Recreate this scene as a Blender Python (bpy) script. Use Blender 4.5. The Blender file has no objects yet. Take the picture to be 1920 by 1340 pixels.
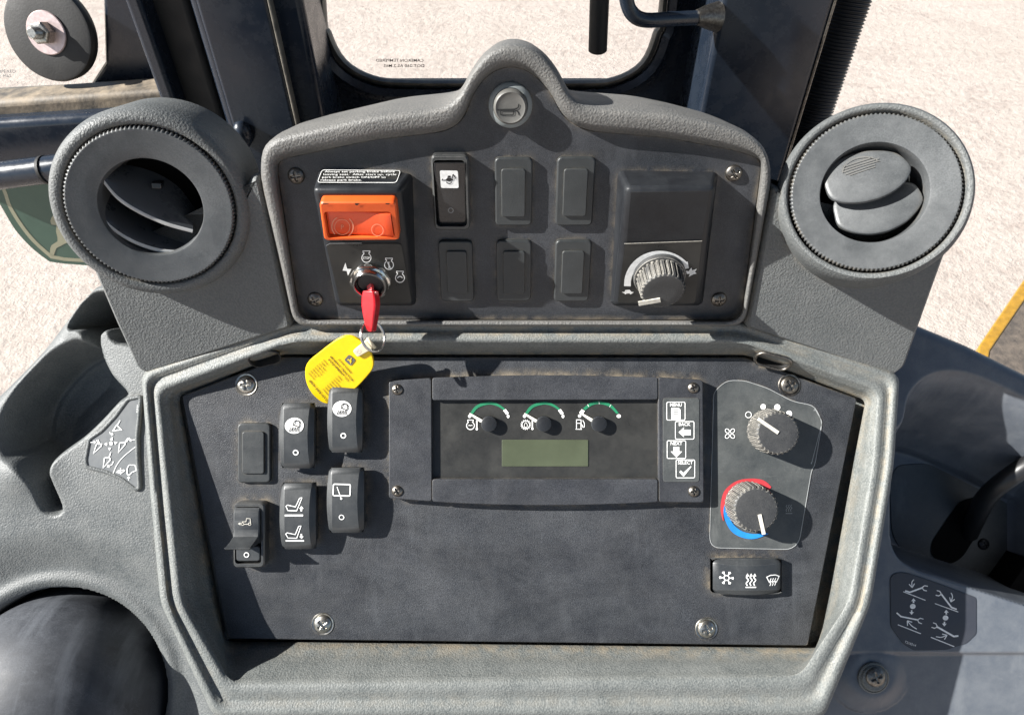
import bpy, math, random
import numpy as np
from mathutils import Vector
random.seed(7)
SC = bpy.context.scene
COL = SC.collection

# ------------------------------------------------------------------ camera, sky, sun, exposure
# Console frame "C": x right, y up along the lower panel, z out of the lower panel towards the operator.
# The lower panel leans back 45 degrees; world = C turned 45 degrees about x, lifted above the ground.
F, D, CX, CY = 1340.0, 0.54, 960.0, 670.0
S = math.sqrt(.5)
Z0 = 1.75                                   # height of the panel centre above the ground
def W(c): return Vector((c[0], (c[1]-c[2])*S, (c[1]+c[2])*S + Z0))
def UNW(w): return Vector((w[0], (w[1]+w[2]-Z0)*S, (w[2]-Z0-w[1])*S))
cam_d = bpy.data.cameras.new('camera'); cam = bpy.data.objects.new('camera', cam_d); COL.objects.link(cam)
cam.location = W((0, 0, D)); cam.rotation_euler = (math.radians(45), 0, 0)
cam_d.sensor_width = 36; cam_d.lens = 36*F/1920; cam_d.clip_start = .01; cam_d.clip_end = 400
cam_d.dof.use_dof = True; cam_d.dof.focus_distance = .50; cam_d.dof.aperture_fstop = 22
SC.camera = cam

SUN = Vector((-.806, -.100, .585)).normalized()       # towards the sun, world
wd = bpy.data.worlds.new('World'); SC.world = wd; wd.use_nodes = True
nt = wd.node_tree; bg = nt.nodes['Background']
sky = nt.nodes.new('ShaderNodeTexSky'); sky.sky_type = 'NISHITA'; sky.sun_disc = False
sky.sun_elevation = math.asin(SUN.z); sky.sun_rotation = math.atan2(SUN.x, SUN.y)
sky.altitude = 200
nt.links.new(sky.outputs[0], bg.inputs[0]); bg.inputs[1].default_value = .05
sl = bpy.data.lights.new('sun', 'SUN'); sl.energy = 5.0; sl.angle = math.radians(.5); sl.color = (1, .978, .935)
so = bpy.data.objects.new('sun', sl); COL.objects.link(so); so.location = (-3, 0, 6)
so.rotation_euler = (-SUN).to_track_quat('-Z', 'Y').to_euler()
SC.view_settings.view_transform = 'Standard'; SC.view_settings.look = 'None'
SC.view_settings.gamma = 1; SC.view_settings.exposure = 1.45
SC.view_settings.use_curve_mapping = False

# ------------------------------------------------------------------ geometry helpers
CAM = Vector((0, 0, D))
def ray(u, v): return Vector(((u-CX)/F, (CY-v)/F, -1.0))
def P(u, v, z=0.): return CAM + ray(u, v)*(D-z)
def PY(u, v, Y):
    """point on the pixel's ray at the vertical world plane Y (returned in C)"""
    c = W(CAM); d = W(ray(u, v)) - W(Vector((0, 0, 0)))
    return UNW(c + d*((Y-c.y)/d.y))
def PZ(u, v, Z):
    c = W(CAM); d = W(ray(u, v)) - W(Vector((0, 0, 0)))
    return UNW(c + d*((Z-c.z)/d.z))
class Fr:
    def __init__(s, o, ex, ey):
        s.o = Vector(o); s.x = Vector(ex).normalized(); ey = Vector(ey)
        s.n = s.x.cross(ey).normalized(); s.y = s.n.cross(s.x)
    def px(s, u, v, h=0.):
        o = s.o + s.n*h; d = ray(u, v); p = CAM + d*((o-CAM).dot(s.n)/d.dot(s.n)) - o
        return (p.dot(s.x), p.dot(s.y))
    def g(s, x, y, h=0.): return s.o + s.x*x + s.y*y + s.n*h
    def pt(s, u, v, h=0.): return s.g(*s.px(u, v, h), h)
    def bb(s, u0, v0, u1, v1, h=0.):
        a = [s.px(u, v, h) for u, v in ((u0, v0), (u1, v0), (u1, v1), (u0, v1))]
        x0 = (a[0][0]+a[3][0])/2; x1 = (a[1][0]+a[2][0])/2
        y1 = (a[0][1]+a[1][1])/2; y0 = (a[2][1]+a[3][1])/2
        return ((x0+x1)/2, (y0+y1)/2, x1-x0, y1-y0)
    def at(s, x, y, h=0., rot=0.):
        c, q = math.cos(rot), math.sin(rot)
        return Fr(s.g(x, y, h), s.x*c+s.y*q, s.y*c-s.x*q)
L = Fr((0, 0, 0), (1, 0, 0), (0, 1, 0))
TU = math.radians(30)
U = Fr(P(960, 600, .018), (1, 0, 0), (0, math.cos(TU), math.sin(TU)))

class MB:
    def __init__(s): s.v = []; s.f = []
    def add(s, vs, fs):
        b = len(s.v); s.v += [Vector(p) for p in vs]; s.f += [tuple(i+b for i in f) for f in fs]; return s
    def loft(s, loops, closed=True, cap0=False, cap1=False, ring=False):
        n = len(loops[0]); b = len(s.v)
        for l in loops: s.v += [Vector(p) for p in l]
        m = len(loops)
        for i in range(m if ring else m-1):
            a0 = b+i*n; a1 = b+((i+1) % m)*n
            for j in range(n if closed else n-1):
                k = (j+1) % n
                s.f.append((a0+j, a0+k, a1+k, a1+j))
        if cap0: s.f.append(tuple(b+j for j in reversed(range(n))))
        if cap1: s.f.append(tuple(b+(m-1)*n+j for j in range(n)))
        return s
    def lathe(s, fr, prof, n=48, cap0=False, cap1=True, rmod=None):
        loops = []
        for i, (r, h) in enumerate(prof):
            loops.append([fr.g(*( (r*(rmod(a, i) if rmod else 1))*t for t in (math.cos(a), math.sin(a))), h)
                          for a in (2*math.pi*k/n for k in range(n))])
        return s.loft(loops, True, cap0, cap1)
    def tube(s, path, r, n=12, cap=True):
        path = [Vector(p) for p in path]; loops = []
        up = Vector((0.13, .31, .94)); 
        for i, p in enumerate(path):
            t = (path[min(i+1, len(path)-1)]-path[max(i-1, 0)]).normalized()
            a = up - t*up.dot(t); a.normalize(); up = a; b = t.cross(a)
            rr = r(i/(len(path)-1)) if callable(r) else r
            loops.append([p + (a*math.cos(q)+b*math.sin(q))*rr for q in (2*math.pi*k/n for k in range(n))])
        return s.loft(loops, True, cap, cap)
    def plate(s, fr, loop, h0, h1, bev=.001, seg=3, cap0=False):
        loops = [[fr.g(x, y, h0) for x, y in loop]]
        for k in range(seg+1):
            a = math.pi/2*k/seg
            lp = inset(loop, bev*(1-math.cos(a)))
            loops.append([fr.g(x, y, h1-bev+bev*math.sin(a)) for x, y in lp])
        return s.loft(loops, True, cap0, True)
    def box(s, fr, x0, x1, y0, y1, h0, h1):
        q = [(x0, y0), (x1, y0), (x1, y1), (x0, y1)]
        return s.loft([[fr.g(x, y, h0) for x, y in q], [fr.g(x, y, h1) for x, y in q]], True, True, True)

def area(l): return .5*sum(l[i][0]*l[(i+1) % len(l)][1]-l[(i+1) % len(l)][0]*l[i][1] for i in range(len(l)))
def ccw(l): return list(l) if area(l) > 0 else list(reversed(l))
def inset(l, d):
    if abs(d) < 1e-9: return list(l)
    sg = 1 if area(l) > 0 else -1
    n = len(l); out = []
    for i in range(n):
        ax, ay = l[i-1]; bx, by = l[i]; cx, cy = l[(i+1) % n]
        e1 = (bx-ax, by-ay); e2 = (cx-bx, cy-by)
        l1 = math.hypot(*e1) or 1e-9; l2 = math.hypot(*e2) or 1e-9
        n1 = (-e1[1]/l1*sg, e1[0]/l1*sg); n2 = (-e2[1]/l2*sg, e2[0]/l2*sg)
        m = (n1[0]+n2[0], n1[1]+n2[1]); k = max(m[0]*m[0]+m[1]*m[1], .6)
        out.append((bx+m[0]*2*d/k, by+m[1]*2*d/k))
    return out
def rpoly(pts, d, seg=4):
    """polygon with rounded corners (d: cut length or list)"""
    n = len(pts); out = []
    for i in range(n):
        p = Vector(pts[i]); a = Vector(pts[i-1])-p; b = Vector(pts[(i+1) % n])-p
        dd = d[i] if isinstance(d, (list, tuple)) else d
        q = p + a.normalized()*min(dd, a.length*.48); r = p + b.normalized()*min(dd, b.length*.48)
        for k in range(seg+1):
            t = k/seg
            out.append(tuple(q*(1-t)**2 + p*2*t*(1-t) + r*t*t))
    return out
def rrect(cx, cy, w, h, r, seg=4):
    out = []
    for qx, qy, a0 in ((1, 1, 0), (-1, 1, 90), (-1, -1, 180), (1, -1, 270)):
        for k in range(seg+1):
            a = math.radians(a0+90*k/seg)
            out.append((cx+qx*(w/2-r)+r*math.cos(a), cy+qy*(h/2-r)+r*math.sin(a)))
    return out
def catmull(pts, n=6, closed=False):
    pts = [Vector(p) for p in pts]; m = len(pts); out = []
    for i in range(m if closed else m-1):
        g = lambda k: pts[k % m] if closed else pts[max(0, min(m-1, k))]
        p0, p1, p2, p3 = g(i-1), g(i), g(i+1), g(i+2)
        for k in range(n):
            t = k/n
            out.append(.5*((2*p1)+(p2-p0)*t+(2*p0-5*p1+4*p2-p3)*t*t+(3*p1-p0-3*p2+p3)*t**3))
    if not closed: out.append(pts[-1])
    return [tuple(p) for p in out]
def arc(cx, cy, r, a0, a1, n=16, ry=None):
    return [(cx+r*math.cos(math.radians(a0+(a1-a0)*k/n)), cy-(ry or r)*math.sin(math.radians(a0+(a1-a0)*k/n))) for k in range(n+1)]
def circ(cx, cy, r, n=24, ry=None): return arc(cx, cy, r, 0, 360, n, ry)[:-1]

# ------------------------------------------------------------------ objects
WL = {}
def empty(name, loc_c, label, cat, group=None):
    o = bpy.data.objects.new(name, None); COL.objects.link(o); o.empty_display_size = .02
    o.location = W(loc_c); WL[o.name] = W(loc_c); tag(o, label, cat, group); return o
def tag(o, label=None, cat=None, group=None, kind=None):
    if label: o['label'] = label
    if cat: o['category'] = cat
    if group: o['group'] = group
    if kind: o['kind'] = kind
    return o
def mk(name, mb, mat, parent=None, smooth=38, bevel=None, sub=0, label=None, origin=None):
    ws = [W(p) for p in mb.v]
    lo = Vector((min(p.x for p in ws), min(p.y for p in ws), min(p.z for p in ws)))
    hi = Vector((max(p.x for p in ws), max(p.y for p in ws), max(p.z for p in ws)))
    loc = W(origin) if origin is not None else Vector(((lo.x+hi.x)/2, (lo.y+hi.y)/2, lo.z))
    me = bpy.data.meshes.new(name); me.from_pydata([tuple(p-loc) for p in ws], [], mb.f)
    me.materials.append(mat)
    me.validate(); me.polygons.foreach_set('use_smooth', [smooth > 0]*len(me.polygons))
    if 0 < smooth < 180: me.set_sharp_from_angle(angle=math.radians(smooth))
    me.polygons.foreach_set('use_smooth', [smooth > 0 and len(p.vertices) <= 4 for p in me.polygons]); me.update()
    o = bpy.data.objects.new(name, me); COL.objects.link(o)
    place(o, loc, parent)
    if bevel:
        m = o.modifiers.new('bevel', 'BEVEL'); m.width = bevel; m.segments = 3; m.limit_method = 'ANGLE'
        m.angle_limit = math.radians(30); m.harden_normals = False
    if sub:
        m = o.modifiers.new('sub', 'SUBSURF'); m.levels = sub; m.render_levels = sub
    if label: o['label'] = label
    return o
def place(o, loc, parent):
    WL[o.name] = loc.copy()
    if parent is not None: o.parent = parent; o.location = loc - WL[parent.name]
    else: o.location = loc
def copy_at(src, loc_c, parent, label=None):
    o = src.copy(); COL.objects.link(o); place(o, W(loc_c), parent)
    for k in ('label', 'category', 'group', 'kind'):
        if k in o and k != 'group': del o[k]
    if label: o['label'] = label
    return o

# ------------------------------------------------------------------ flat print, laid out in photo pixels and projected onto the surface it is printed on
_tx = {}
def text_geo(s, bold=0.):
    if (s, bold) in _tx: return _tx[(s, bold)]
    cu = bpy.data.curves.new('t', 'FONT'); cu.body = s; cu.resolution_u = 2; cu.offset = bold
    ob = bpy.data.objects.new('t', cu); COL.objects.link(ob)
    dg = bpy.context.evaluated_depsgraph_get(); me = bpy.data.meshes.new_from_object(ob.evaluated_get(dg))
    r = ([(v.co.x, v.co.y) for v in me.vertices], [tuple(p.vertices) for p in me.polygons])
    bpy.data.objects.remove(ob); bpy.data.curves.remove(cu); bpy.data.meshes.remove(me)
    _tx[(s, bold)] = r; return r
class Pr:
    """print: pixel-space shapes -> surface"""
    def __init__(s, fr, h=0., hf=None, eps=.00025): s.fr = fr; s.h = h; s.hf = hf; s.eps = eps; s.m = MB(); s.s = lambda x, y: (x, y); s.k = 1.
    def space(s, u0, v0, sc): s.s = lambda x, y: (u0+x/sc, v0+y/sc); s.k = 1/sc; return s
    def mp(s, q):
        u, v = s.s(*q); x, y = s.fr.px(u, v, s.h)
        return s.fr.g(x, y, (s.hf(x, y) if s.hf else s.h)+s.eps)
    def poly(s, pts): s.m.add([s.mp(p) for p in pts], [tuple(range(len(pts)))]); return s
    def line(s, pts, w, closed=False):
        n = len(pts); Lf = []; Rt = []
        for i in range(n):
            a = pts[i-1] if (i > 0 or closed) else pts[i]; b = pts[(i+1) % n] if (i < n-1 or closed) else pts[i]
            d1 = (pts[i][0]-a[0], pts[i][1]-a[1]); d2 = (b[0]-pts[i][0], b[1]-pts[i][1])
            def nn(d):
                l = math.hypot(*d); return (-d[1]/l, d[0]/l) if l > 1e-9 else None
            n1, n2 = nn(d1), nn(d2); n1 = n1 or n2; n2 = n2 or n1
            m = (n1[0]+n2[0], n1[1]+n2[1]); k = max(m[0]**2+m[1]**2, .8); m = (m[0]*2/k, m[1]*2/k)
            Lf.append((pts[i][0]+m[0]*w/2, pts[i][1]+m[1]*w/2)); Rt.append((pts[i][0]-m[0]*w/2, pts[i][1]-m[1]*w/2))
        vs = [s.mp(p) for p in Lf+Rt]
        s.m.add(vs, [(i, (i+1) % n, n+(i+1) % n, n+i) for i in range(n if closed else n-1)]); return s
    def disc(s, x, y, r, ry=None): return s.poly(circ(x, y, r, 24, ry))
    def ring(s, x, y, r, w, ry=None): return s.line(circ(x, y, r, 28, ry), w, True)
    def arrow(s, x0, y0, x1, y1, w, hw, hl):
        dx, dy = x1-x0, y1-y0; l = math.hypot(dx, dy); dx /= l; dy /= l; bx, by = x1-dx*hl, y1-dy*hl
        nx, ny = -dy, dx
        if l > hl*1.05: s.line([(x0, y0), (bx, by)], w)
        return s.poly([(bx+nx*hw, by+ny*hw), (x1, y1), (bx-nx*hw, by-ny*hw)])
    def varrow(s, pts, w, hl, ang=35):
        s.line(pts, w); (x0, y0), (x1, y1) = pts[-2], pts[-1]; a = math.atan2(y0-y1, x0-x1)
        for q in (-ang, ang):
            t = a+math.radians(q); s.line([(x1, y1), (x1+hl*math.cos(t), y1+hl*math.sin(t))], w)
        return s
    def text(s, t, x, y, size, rot=0., bold=0., mirror=False, width=None, ctr=False):
        vs, fs = text_geo(t, bold); w = max(p[0] for p in vs)-min(p[0] for p in vs); x0 = min(p[0] for p in vs)
        kx = (width/w if width else size)*(-1 if mirror else 1); c, q = math.cos(math.radians(rot)), math.sin(math.radians(rot))
        off = w/2 if ctr else 0
        s.m.add([s.mp((x+(px-x0-off)*kx*c+py*size*q, y+(px-x0-off)*kx*q-py*size*c)) for px, py in vs], fs); return s
    def make(s, name, mat, parent, label=None): return mk(name, s.m, mat, parent, smooth=0, label=label)

# ------------------------------------------------------------------ materials
class Mt:
    def __init__(s, name):
        s.m = bpy.data.materials.new(name); s.m.use_nodes = True; s.t = s.m.node_tree
        s.b = s.t.nodes['Principled BSDF']; s.tc = s.t.nodes.new('ShaderNodeTexCoord').outputs['Object']
    def n(s, ty, **k):
        x = s.t.nodes.new(ty)
        for a, b in k.items(): setattr(x, a, b)
        return x
    def l(s, a, b): s.t.links.new(a, b)
    def noise(s, sc, det=4, rough=.55, stretch=None, off=0, dist=0):
        x = s.n('ShaderNodeTexNoise'); x.inputs['Scale'].default_value = sc; x.inputs['Detail'].default_value = det
        x.inputs['Roughness'].default_value = rough; x.inputs['Distortion'].default_value = dist
        mp = s.n('ShaderNodeMapping'); s.l(s.tc, mp.inputs[0]); mp.inputs['Location'].default_value = (off, off*.7, off*1.3)
        if stretch: mp.inputs['Scale'].default_value = stretch[:3]; mp.inputs['Rotation'].default_value = stretch[3] if len(stretch) > 3 else (0, 0, 0)
        s.l(mp.outputs[0], x.inputs['Vector']); return x.outputs['Fac']
    def ramp(s, f, stops):
        r = s.n('ShaderNodeValToRGB'); e = r.color_ramp.elements
        while len(e) < len(stops): e.new(.5)
        for i, (p, c) in enumerate(stops): e[i].position = p; e[i].color = (*c, 1) if isinstance(c, tuple) else (c, c, c, 1)
        s.l(f, r.inputs[0]); return r.outputs[0]
    def mix(s, f, a, b, mode='MIX'):
        x = s.n('ShaderNodeMix', data_type='RGBA', blend_type=mode)
        for i, q in ((0, f), (6, a), (7, b)):
            if isinstance(q, (int, float)): x.inputs[i].default_value = q
            elif isinstance(q, tuple): x.inputs[i].default_value = (*q, 1)
            else: s.l(q, x.inputs[i])
        return x.outputs[2]
    def math(s, op, a, b=0.):
        x = s.n('ShaderNodeMath', operation=op)
        for i, q in enumerate((a, b)):
            if isinstance(q, (int, float)): x.inputs[i].default_value = q
            else: s.l(q, x.inputs[i])
        return x.outputs[0]
    def bump(s, h, st, dist, prev=None):
        x = s.n('ShaderNodeBump'); x.inputs['Strength'].default_value = st; x.inputs['Distance'].default_value = dist
        s.l(h, x.inputs['Height'])
        if prev is not None: s.l(prev, x.inputs['Normal'])
        s.l(x.outputs[0], s.b.inputs['Normal']); return x.outputs[0]
    def col(s, c):
        if isinstance(c, tuple): s.b.inputs['Base Color'].default_value = (*c, 1)
        else: s.l(c, s.b.inputs['Base Color'])
    def rough(s, r):
        if isinstance(r, (int, float)): s.b.inputs['Roughness'].default_value = r
        else: s.l(r, s.b.inputs['Roughness'])
    def pointy(s, lo, hi):
        g = s.n('ShaderNodeNewGeometry'); return s.ramp(g.outputs['Pointiness'], [(lo, 0.), (hi, 1.)])

def plastic(name, base, dust, grain=620, gb=.55, gd=.0012, rough=.55, dustamt=.5, speck=0., scratch=.25, spec=.5, edge=None, gcol=0., dirt=0., dcol=(.30, .245, .17), ddist=.005, ew=.0006, smear=0.):
    m = Mt(name)
    a = m.noise(14, 5, .65); b = m.noise(48, 6, .72, off=3.1); st = m.noise(55, 4, .6, stretch=(1, .12, .3, (0, 0, .5)), off=1.7)
    fac = m.math('MULTIPLY', m.ramp(m.math('ADD', m.math('MULTIPLY', a, .35), m.math('MULTIPLY', b, .65)), [(.38, 0.), (.66, 1.)]), dustamt)
    c = m.mix(fac, base, dust)
    if scratch:
        s1 = m.ramp(st, [(.56, 0.), (.70, 1.)]); c = m.mix(m.math('MULTIPLY', s1, scratch), c, dust)
        sw = m.noise(70, 3, .5, stretch=(1, 2.2, 1.6, (.3, .2, -.6)), off=8, dist=1.2)
        s2 = m.math('MULTIPLY', m.ramp(sw, [(.485, 0.), (.5, 1.), (.515, 0.)]), m.ramp(m.noise(60, 2, .5, off=12), [(.5, 0.), (.62, 1.)])); c = m.mix(m.math('MULTIPLY', s2, scratch*.7), c, dust)
    if speck:
        sp = m.ramp(m.noise(1500, 2, .5, off=5), [(.40, 0.), (.68, 1.)]); c = m.mix(m.math('MULTIPLY', sp, speck), c, dust)
    if gcol:
        gg = m.ramp(m.math('ADD', m.math('MULTIPLY', m.noise(grain, 2, .5), .7), m.math('MULTIPLY', m.noise(grain*2.3, 2, .5, off=6), .3)), [(.40, 0.), (.62, 1.)])
        c = m.mix(m.math('MULTIPLY', gg, gcol), m.mix(gcol*.5, c, base), dust)
    if edge:
        bv = m.n('ShaderNodeBevel'); bv.samples = 4; bv.inputs['Radius'].default_value = ew; ge = m.n('ShaderNodeNewGeometry')
        dt = m.n('ShaderNodeVectorMath', operation='DOT_PRODUCT'); m.l(bv.outputs[0], dt.inputs[0]); m.l(ge.outputs['Normal'], dt.inputs[1])
        w = m.math('MULTIPLY', m.ramp(m.math('SUBTRACT', 1., dt.outputs['Value']), [(.01, 0.), (.12, 1.)]), m.ramp(m.noise(120, 4, .6, off=17), [(.3, .2), (.6, 1.)]))
        c = m.mix(m.math('MULTIPLY', w, .75), c, edge)
    if smear:                                  # chalky wiped dust
        s3 = m.ramp(m.noise(10, 7, .74, stretch=(1, 1.9, 1.4, (.2, .1, .5)), off=31, dist=.35), [(.42, 0.), (.78, 1.)])
        s4 = m.ramp(m.noise(1100, 2, .6, off=33), [(.36, .15), (.62, 1.)])
        c = m.mix(m.math('MULTIPLY', m.math('MULTIPLY', s3, s4), smear), c, tuple(min(1, x*2.6) for x in dust))
    if dirt:                                   # tan dust packed into corners and joints
        ao = m.n('ShaderNodeAmbientOcclusion'); ao.samples = 4; ao.inputs['Distance'].default_value = ddist
        k_ = m.math('MULTIPLY', m.ramp(ao.outputs['AO'], [(.40, 1.), (.86, 0.)]), m.ramp(m.noise(85, 5, .7, off=21), [(.40, 0.), (.62, 1.)]))
        c = m.mix(m.math('MULTIPLY', k_, dirt), c, dcol)
    m.col(c); m.rough(m.ramp(b, [(.3, rough-.1), (.7, rough+.12)])); m.b.inputs['Specular IOR Level'].default_value = spec
    if gb: m.bump(m.noise(grain, 2, .5), gb, gd)
    return m.m
M = {}
M['rim'] = plastic('grey moulded plastic', (.076, .086, .086), (.24, .246, .232), grain=800, gb=.45, gd=.0012, dustamt=.45, scratch=.15, edge=(.32, .31, .28), gcol=.5, dirt=.85, ddist=.018)
M['hood'] = plastic('grey grained hood plastic', (.086, .087, .086), (.185, .176, .162), grain=700, gb=.5, gd=.0014, dustamt=.5, scratch=.05, edge=(.2, .19, .17), gcol=.45, dirt=.4)
M['pod'] = plastic('grey leather grain plastic', (.072, .079, .081), (.165, .167, .162), grain=720, gb=.5, gd=.0014, dustamt=.4, scratch=.03, gcol=.35, dirt=.3)
M['side'] = plastic('grey smooth grained plastic', (.056, .064, .067), (.18, .184, .178), grain=800, gb=.42, gd=.0012, dustamt=.55, scratch=.12, gcol=.4, dirt=.25)
M['side_blue'] = plastic('blue grey smooth plastic', (.082, .094, .114), (.21, .222, .232), grain=800, gb=.12, gd=.0006, rough=.42, dustamt=.42, scratch=.25)
M['panel'] = plastic('black textured panel', (.0095, .0102, .0125), (.054, .057, .062), grain=1300, gb=.5, gd=.0006, rough=.46, dustamt=.26, speck=.62, scratch=.5, dirt=.85, ddist=.007, smear=.45)
M['panel_up'] = plastic('black matt upper panel', (.0125, .0136, .0168), (.054, .057, .064), grain=1500, gb=.35, gd=.0005, rough=.5, dustamt=.26, speck=.42, scratch=.4, dirt=.5, ddist=.005, smear=.35)
M['box'] = plastic('black satin plastic', (.011, .012, .0145), (.036, .040, .044), grain=900, gb=.15, gd=.0005, rough=.40, dustamt=.35, scratch=.3, spec=.35, edge=(.12, .13, .14))
M['plug'] = plastic('dark grey plug plastic', (.020, .0225, .0235), (.058, .062, .064), grain=1200, gb=.2, gd=.0004, rough=.46, dustamt=.4, scratch=.3, edge=(.15, .15, .14), dirt=.3, ddist=.002)
M['rocker'] = plastic('charcoal rocker plastic', (.024, .0265, .029), (.078, .083, .085), grain=1300, gb=.15, gd=.0004, rough=.42, dustamt=.4, scratch=.45, edge=(.17, .17, .165))
M['gloss'] = plastic('glossy black plastic', (.012, .012, .013), (.05, .05, .05), gb=0, rough=.22, dustamt=.25, scratch=.1)
M['gloss_frame'] = plastic('worn black frame plastic', (.03, .031, .032), (.12, .12, .11), gb=0, rough=.35, dustamt=.4, scratch=.2, edge=(.2, .2, .19))
M['vent'] = plastic('dark vent plastic', (.052, .056, .059), (.125, .13, .133), grain=700, gb=.1, gd=.0005, rough=.45, dustamt=.4, scratch=.45, smear=.2, dirt=.3)
M['knob'] = plastic('black knob plastic', (.022, .023, .025), (.09, .09, .088), grain=900, gb=.2, gd=.0004, rough=.5, dustamt=.4, speck=.3, scratch=.1, edge=(.62, .58, .50), ew=.0010)
M['plate'] = plastic('dark printed plate', (.022, .022, .021), (.07, .068, .06), gb=0, rough=.36, dustamt=.3, scratch=.1)
M['decal_grey'] = plastic('charcoal overlay', (.040, .044, .045), (.115, .12, .116), grain=1600, gb=.1, gd=.0003, rough=.46, dustamt=.55, speck=.2, scratch=.7)
M['sticker'] = plastic('slate sticker', (.125, .133, .138), (.21, .214, .212), gb=0, rough=.45, dustamt=.4, scratch=.15)
M['navy'] = plastic('navy painted steel', (.010, .0155, .026), (.028, .035, .046), grain=160, gb=.05, gd=.0008, rough=.26, dustamt=.35, scratch=.15)
M['black_seal'] = plastic('black rubber', (.008, .0078, .0078), (.034, .032, .029), grain=500, gb=.2, gd=.0006, rough=.6, dustamt=.3, scratch=.1)
M['gasket'] = plastic('worn window gasket', (.06, .058, .052), (.30, .27, .22), grain=300, gb=.2, gd=.001, rough=.5, dustamt=.75, scratch=.3)
M['dusty'] = plastic('dusty frame ledge', (.07, .062, .052), (.34, .27, .19), grain=300, gb=.2, gd=.001, rough=.6, dustamt=.95, scratch=.2)
M['dome'] = plastic('black worn rubber boot', (.014, .016, .021), (.085, .092, .105), grain=900, gb=.12, gd=.0004, rough=.60, dustamt=.5, scratch=.7, smear=.3)
M['decal_dark'] = plastic('dark slate decal', (.030, .033, .043), (.055, .06, .07), gb=0, rough=.45, dustamt=.3, scratch=.1)
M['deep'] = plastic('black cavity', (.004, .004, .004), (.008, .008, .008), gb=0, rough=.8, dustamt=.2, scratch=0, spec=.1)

def simple(name, c, rough=.5, metal=0., spec=.5, noise=.15, nscale=60):
    m = Mt(name); d = tuple(max(0, x*(1-noise*1.6)) for x in c); q = tuple(min(1, x*(1+noise)) for x in c)
    m.col(m.mix(m.ramp(m.noise(nscale, 5, .6), [(.3, 0.), (.7, 1.)]), d, q)); m.rough(rough)
    m.b.inputs['Metallic'].default_value = metal; m.b.inputs['Specular IOR Level'].default_value = spec
    return m.m
M['white'] = simple('white print', (.86, .86, .84), .5, noise=.12, nscale=300)
M['cream'] = simple('worn cream print', (.60, .57, .50), .5, noise=.2, nscale=400)
M['grey_print'] = simple('grey print', (.34, .35, .35), .5)
M['black_print'] = simple('black print', (.012, .012, .012), .5)
M['ink'] = simple('dark ink on tag', (.06, .045, .012), .5)
M['green'] = simple('green gauge print', (.015, .19, .09), .5)
M['red_print'] = simple('red print', (.52, .045, .055), .5)
M['blue_print'] = simple('blue print', (.015, .20, .58), .5)
M['lcd'] = simple('unlit olive lcd', (.070, .082, .050), .3, noise=.12, nscale=30)
M['needle'] = simple('white needle', (.75, .73, .66), .45, noise=.06)
M['yellow'] = simple('yellow tag plastic', (.74, .50, .0), .35, noise=.07)
M['red_key'] = simple('red key plastic', (.42, .010, .016), .30, noise=.3, nscale=120)
M['orange'] = simple('orange frame plastic', (.72, .098, .014), .42, noise=.1)
M['orange_r'] = simple('red orange rocker', (.78, .085, .022), .25, noise=.1)
M['orange_print'] = simple('pale orange print', (.86, .30, .17), .4)
M['steel'] = simple('zinc screw steel', (.42, .40, .36), .35, 1., noise=.3, nscale=500)
M['dark_steel'] = simple('dull screw steel', (.20, .185, .165), .42, 1., noise=.35, nscale=500)
M['black_screw'] = simple('black screw', (.03, .032, .036), .4, .6, noise=.3)
M['chrome'] = simple('worn chrome', (.62, .60, .57), .18, 1., noise=.15, nscale=200)
M['ring'] = simple('key ring wire', (.62, .60, .56), .22, 1., noise=.1)
M['horn_ring'] = simple('pale grey horn ring', (.20, .22, .222), .55, noise=.15)
M['horn_cap'] = simple('grey horn cap', (.115, .112, .104), .5, noise=.2)
M['clip'] = simple('clear plastic clip', (.62, .55, .40), .3, noise=.08)
M['roundel'] = simple('green sticker', (.060, .115, .085), .5, noise=.05)
M['beige'] = simple('beige sticker print', (.36, .35, .24), .5, noise=.06)
M['mach_yellow'] = simple('yellow machine paint', (.36, .19, .015), .45, noise=.2)
M['mach_dark'] = plastic('dusty dark tread plate', (.05, .042, .036), (.22, .17, .13), grain=120, gb=.4, gd=.002, rough=.7, dustamt=.6, scratch=.3)
M['pink_zinc'] = simple('pinkish zinc washer', (.58, .46, .44), .42, .7, noise=.12, nscale=250)
M['hose'] = simple('black hose plastic', (.012, .012, .013), .4, noise=.2)
m = Mt('window glass'); g = m.n('ShaderNodeBsdfTransparent'); gl = m.n('ShaderNodeBsdfGlossy'); gl.inputs['Roughness'].default_value = .02
mx = m.n('ShaderNodeMixShader'); mx.inputs[0].default_value = .035; g.inputs[0].default_value = (.97, .98, .97, 1)
m.l(g.outputs[0], mx.inputs[1]); m.l(gl.outputs[0], mx.inputs[2]); m.l(mx.outputs[0], m.t.nodes['Material Output'].inputs['Surface'])
M['glass'] = m.m
M['edge_glint'] = simple('pale louvre edge glint', (.42, .42, .41), .35, noise=.15)  # pale colour painted in for the sunlit glint on the louvres' near edges
M['louvre'] = plastic('louvre plastic', (.035, .038, .042), (.09, .095, .10), gb=0, rough=.3, dustamt=.3, scratch=.1)
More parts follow.
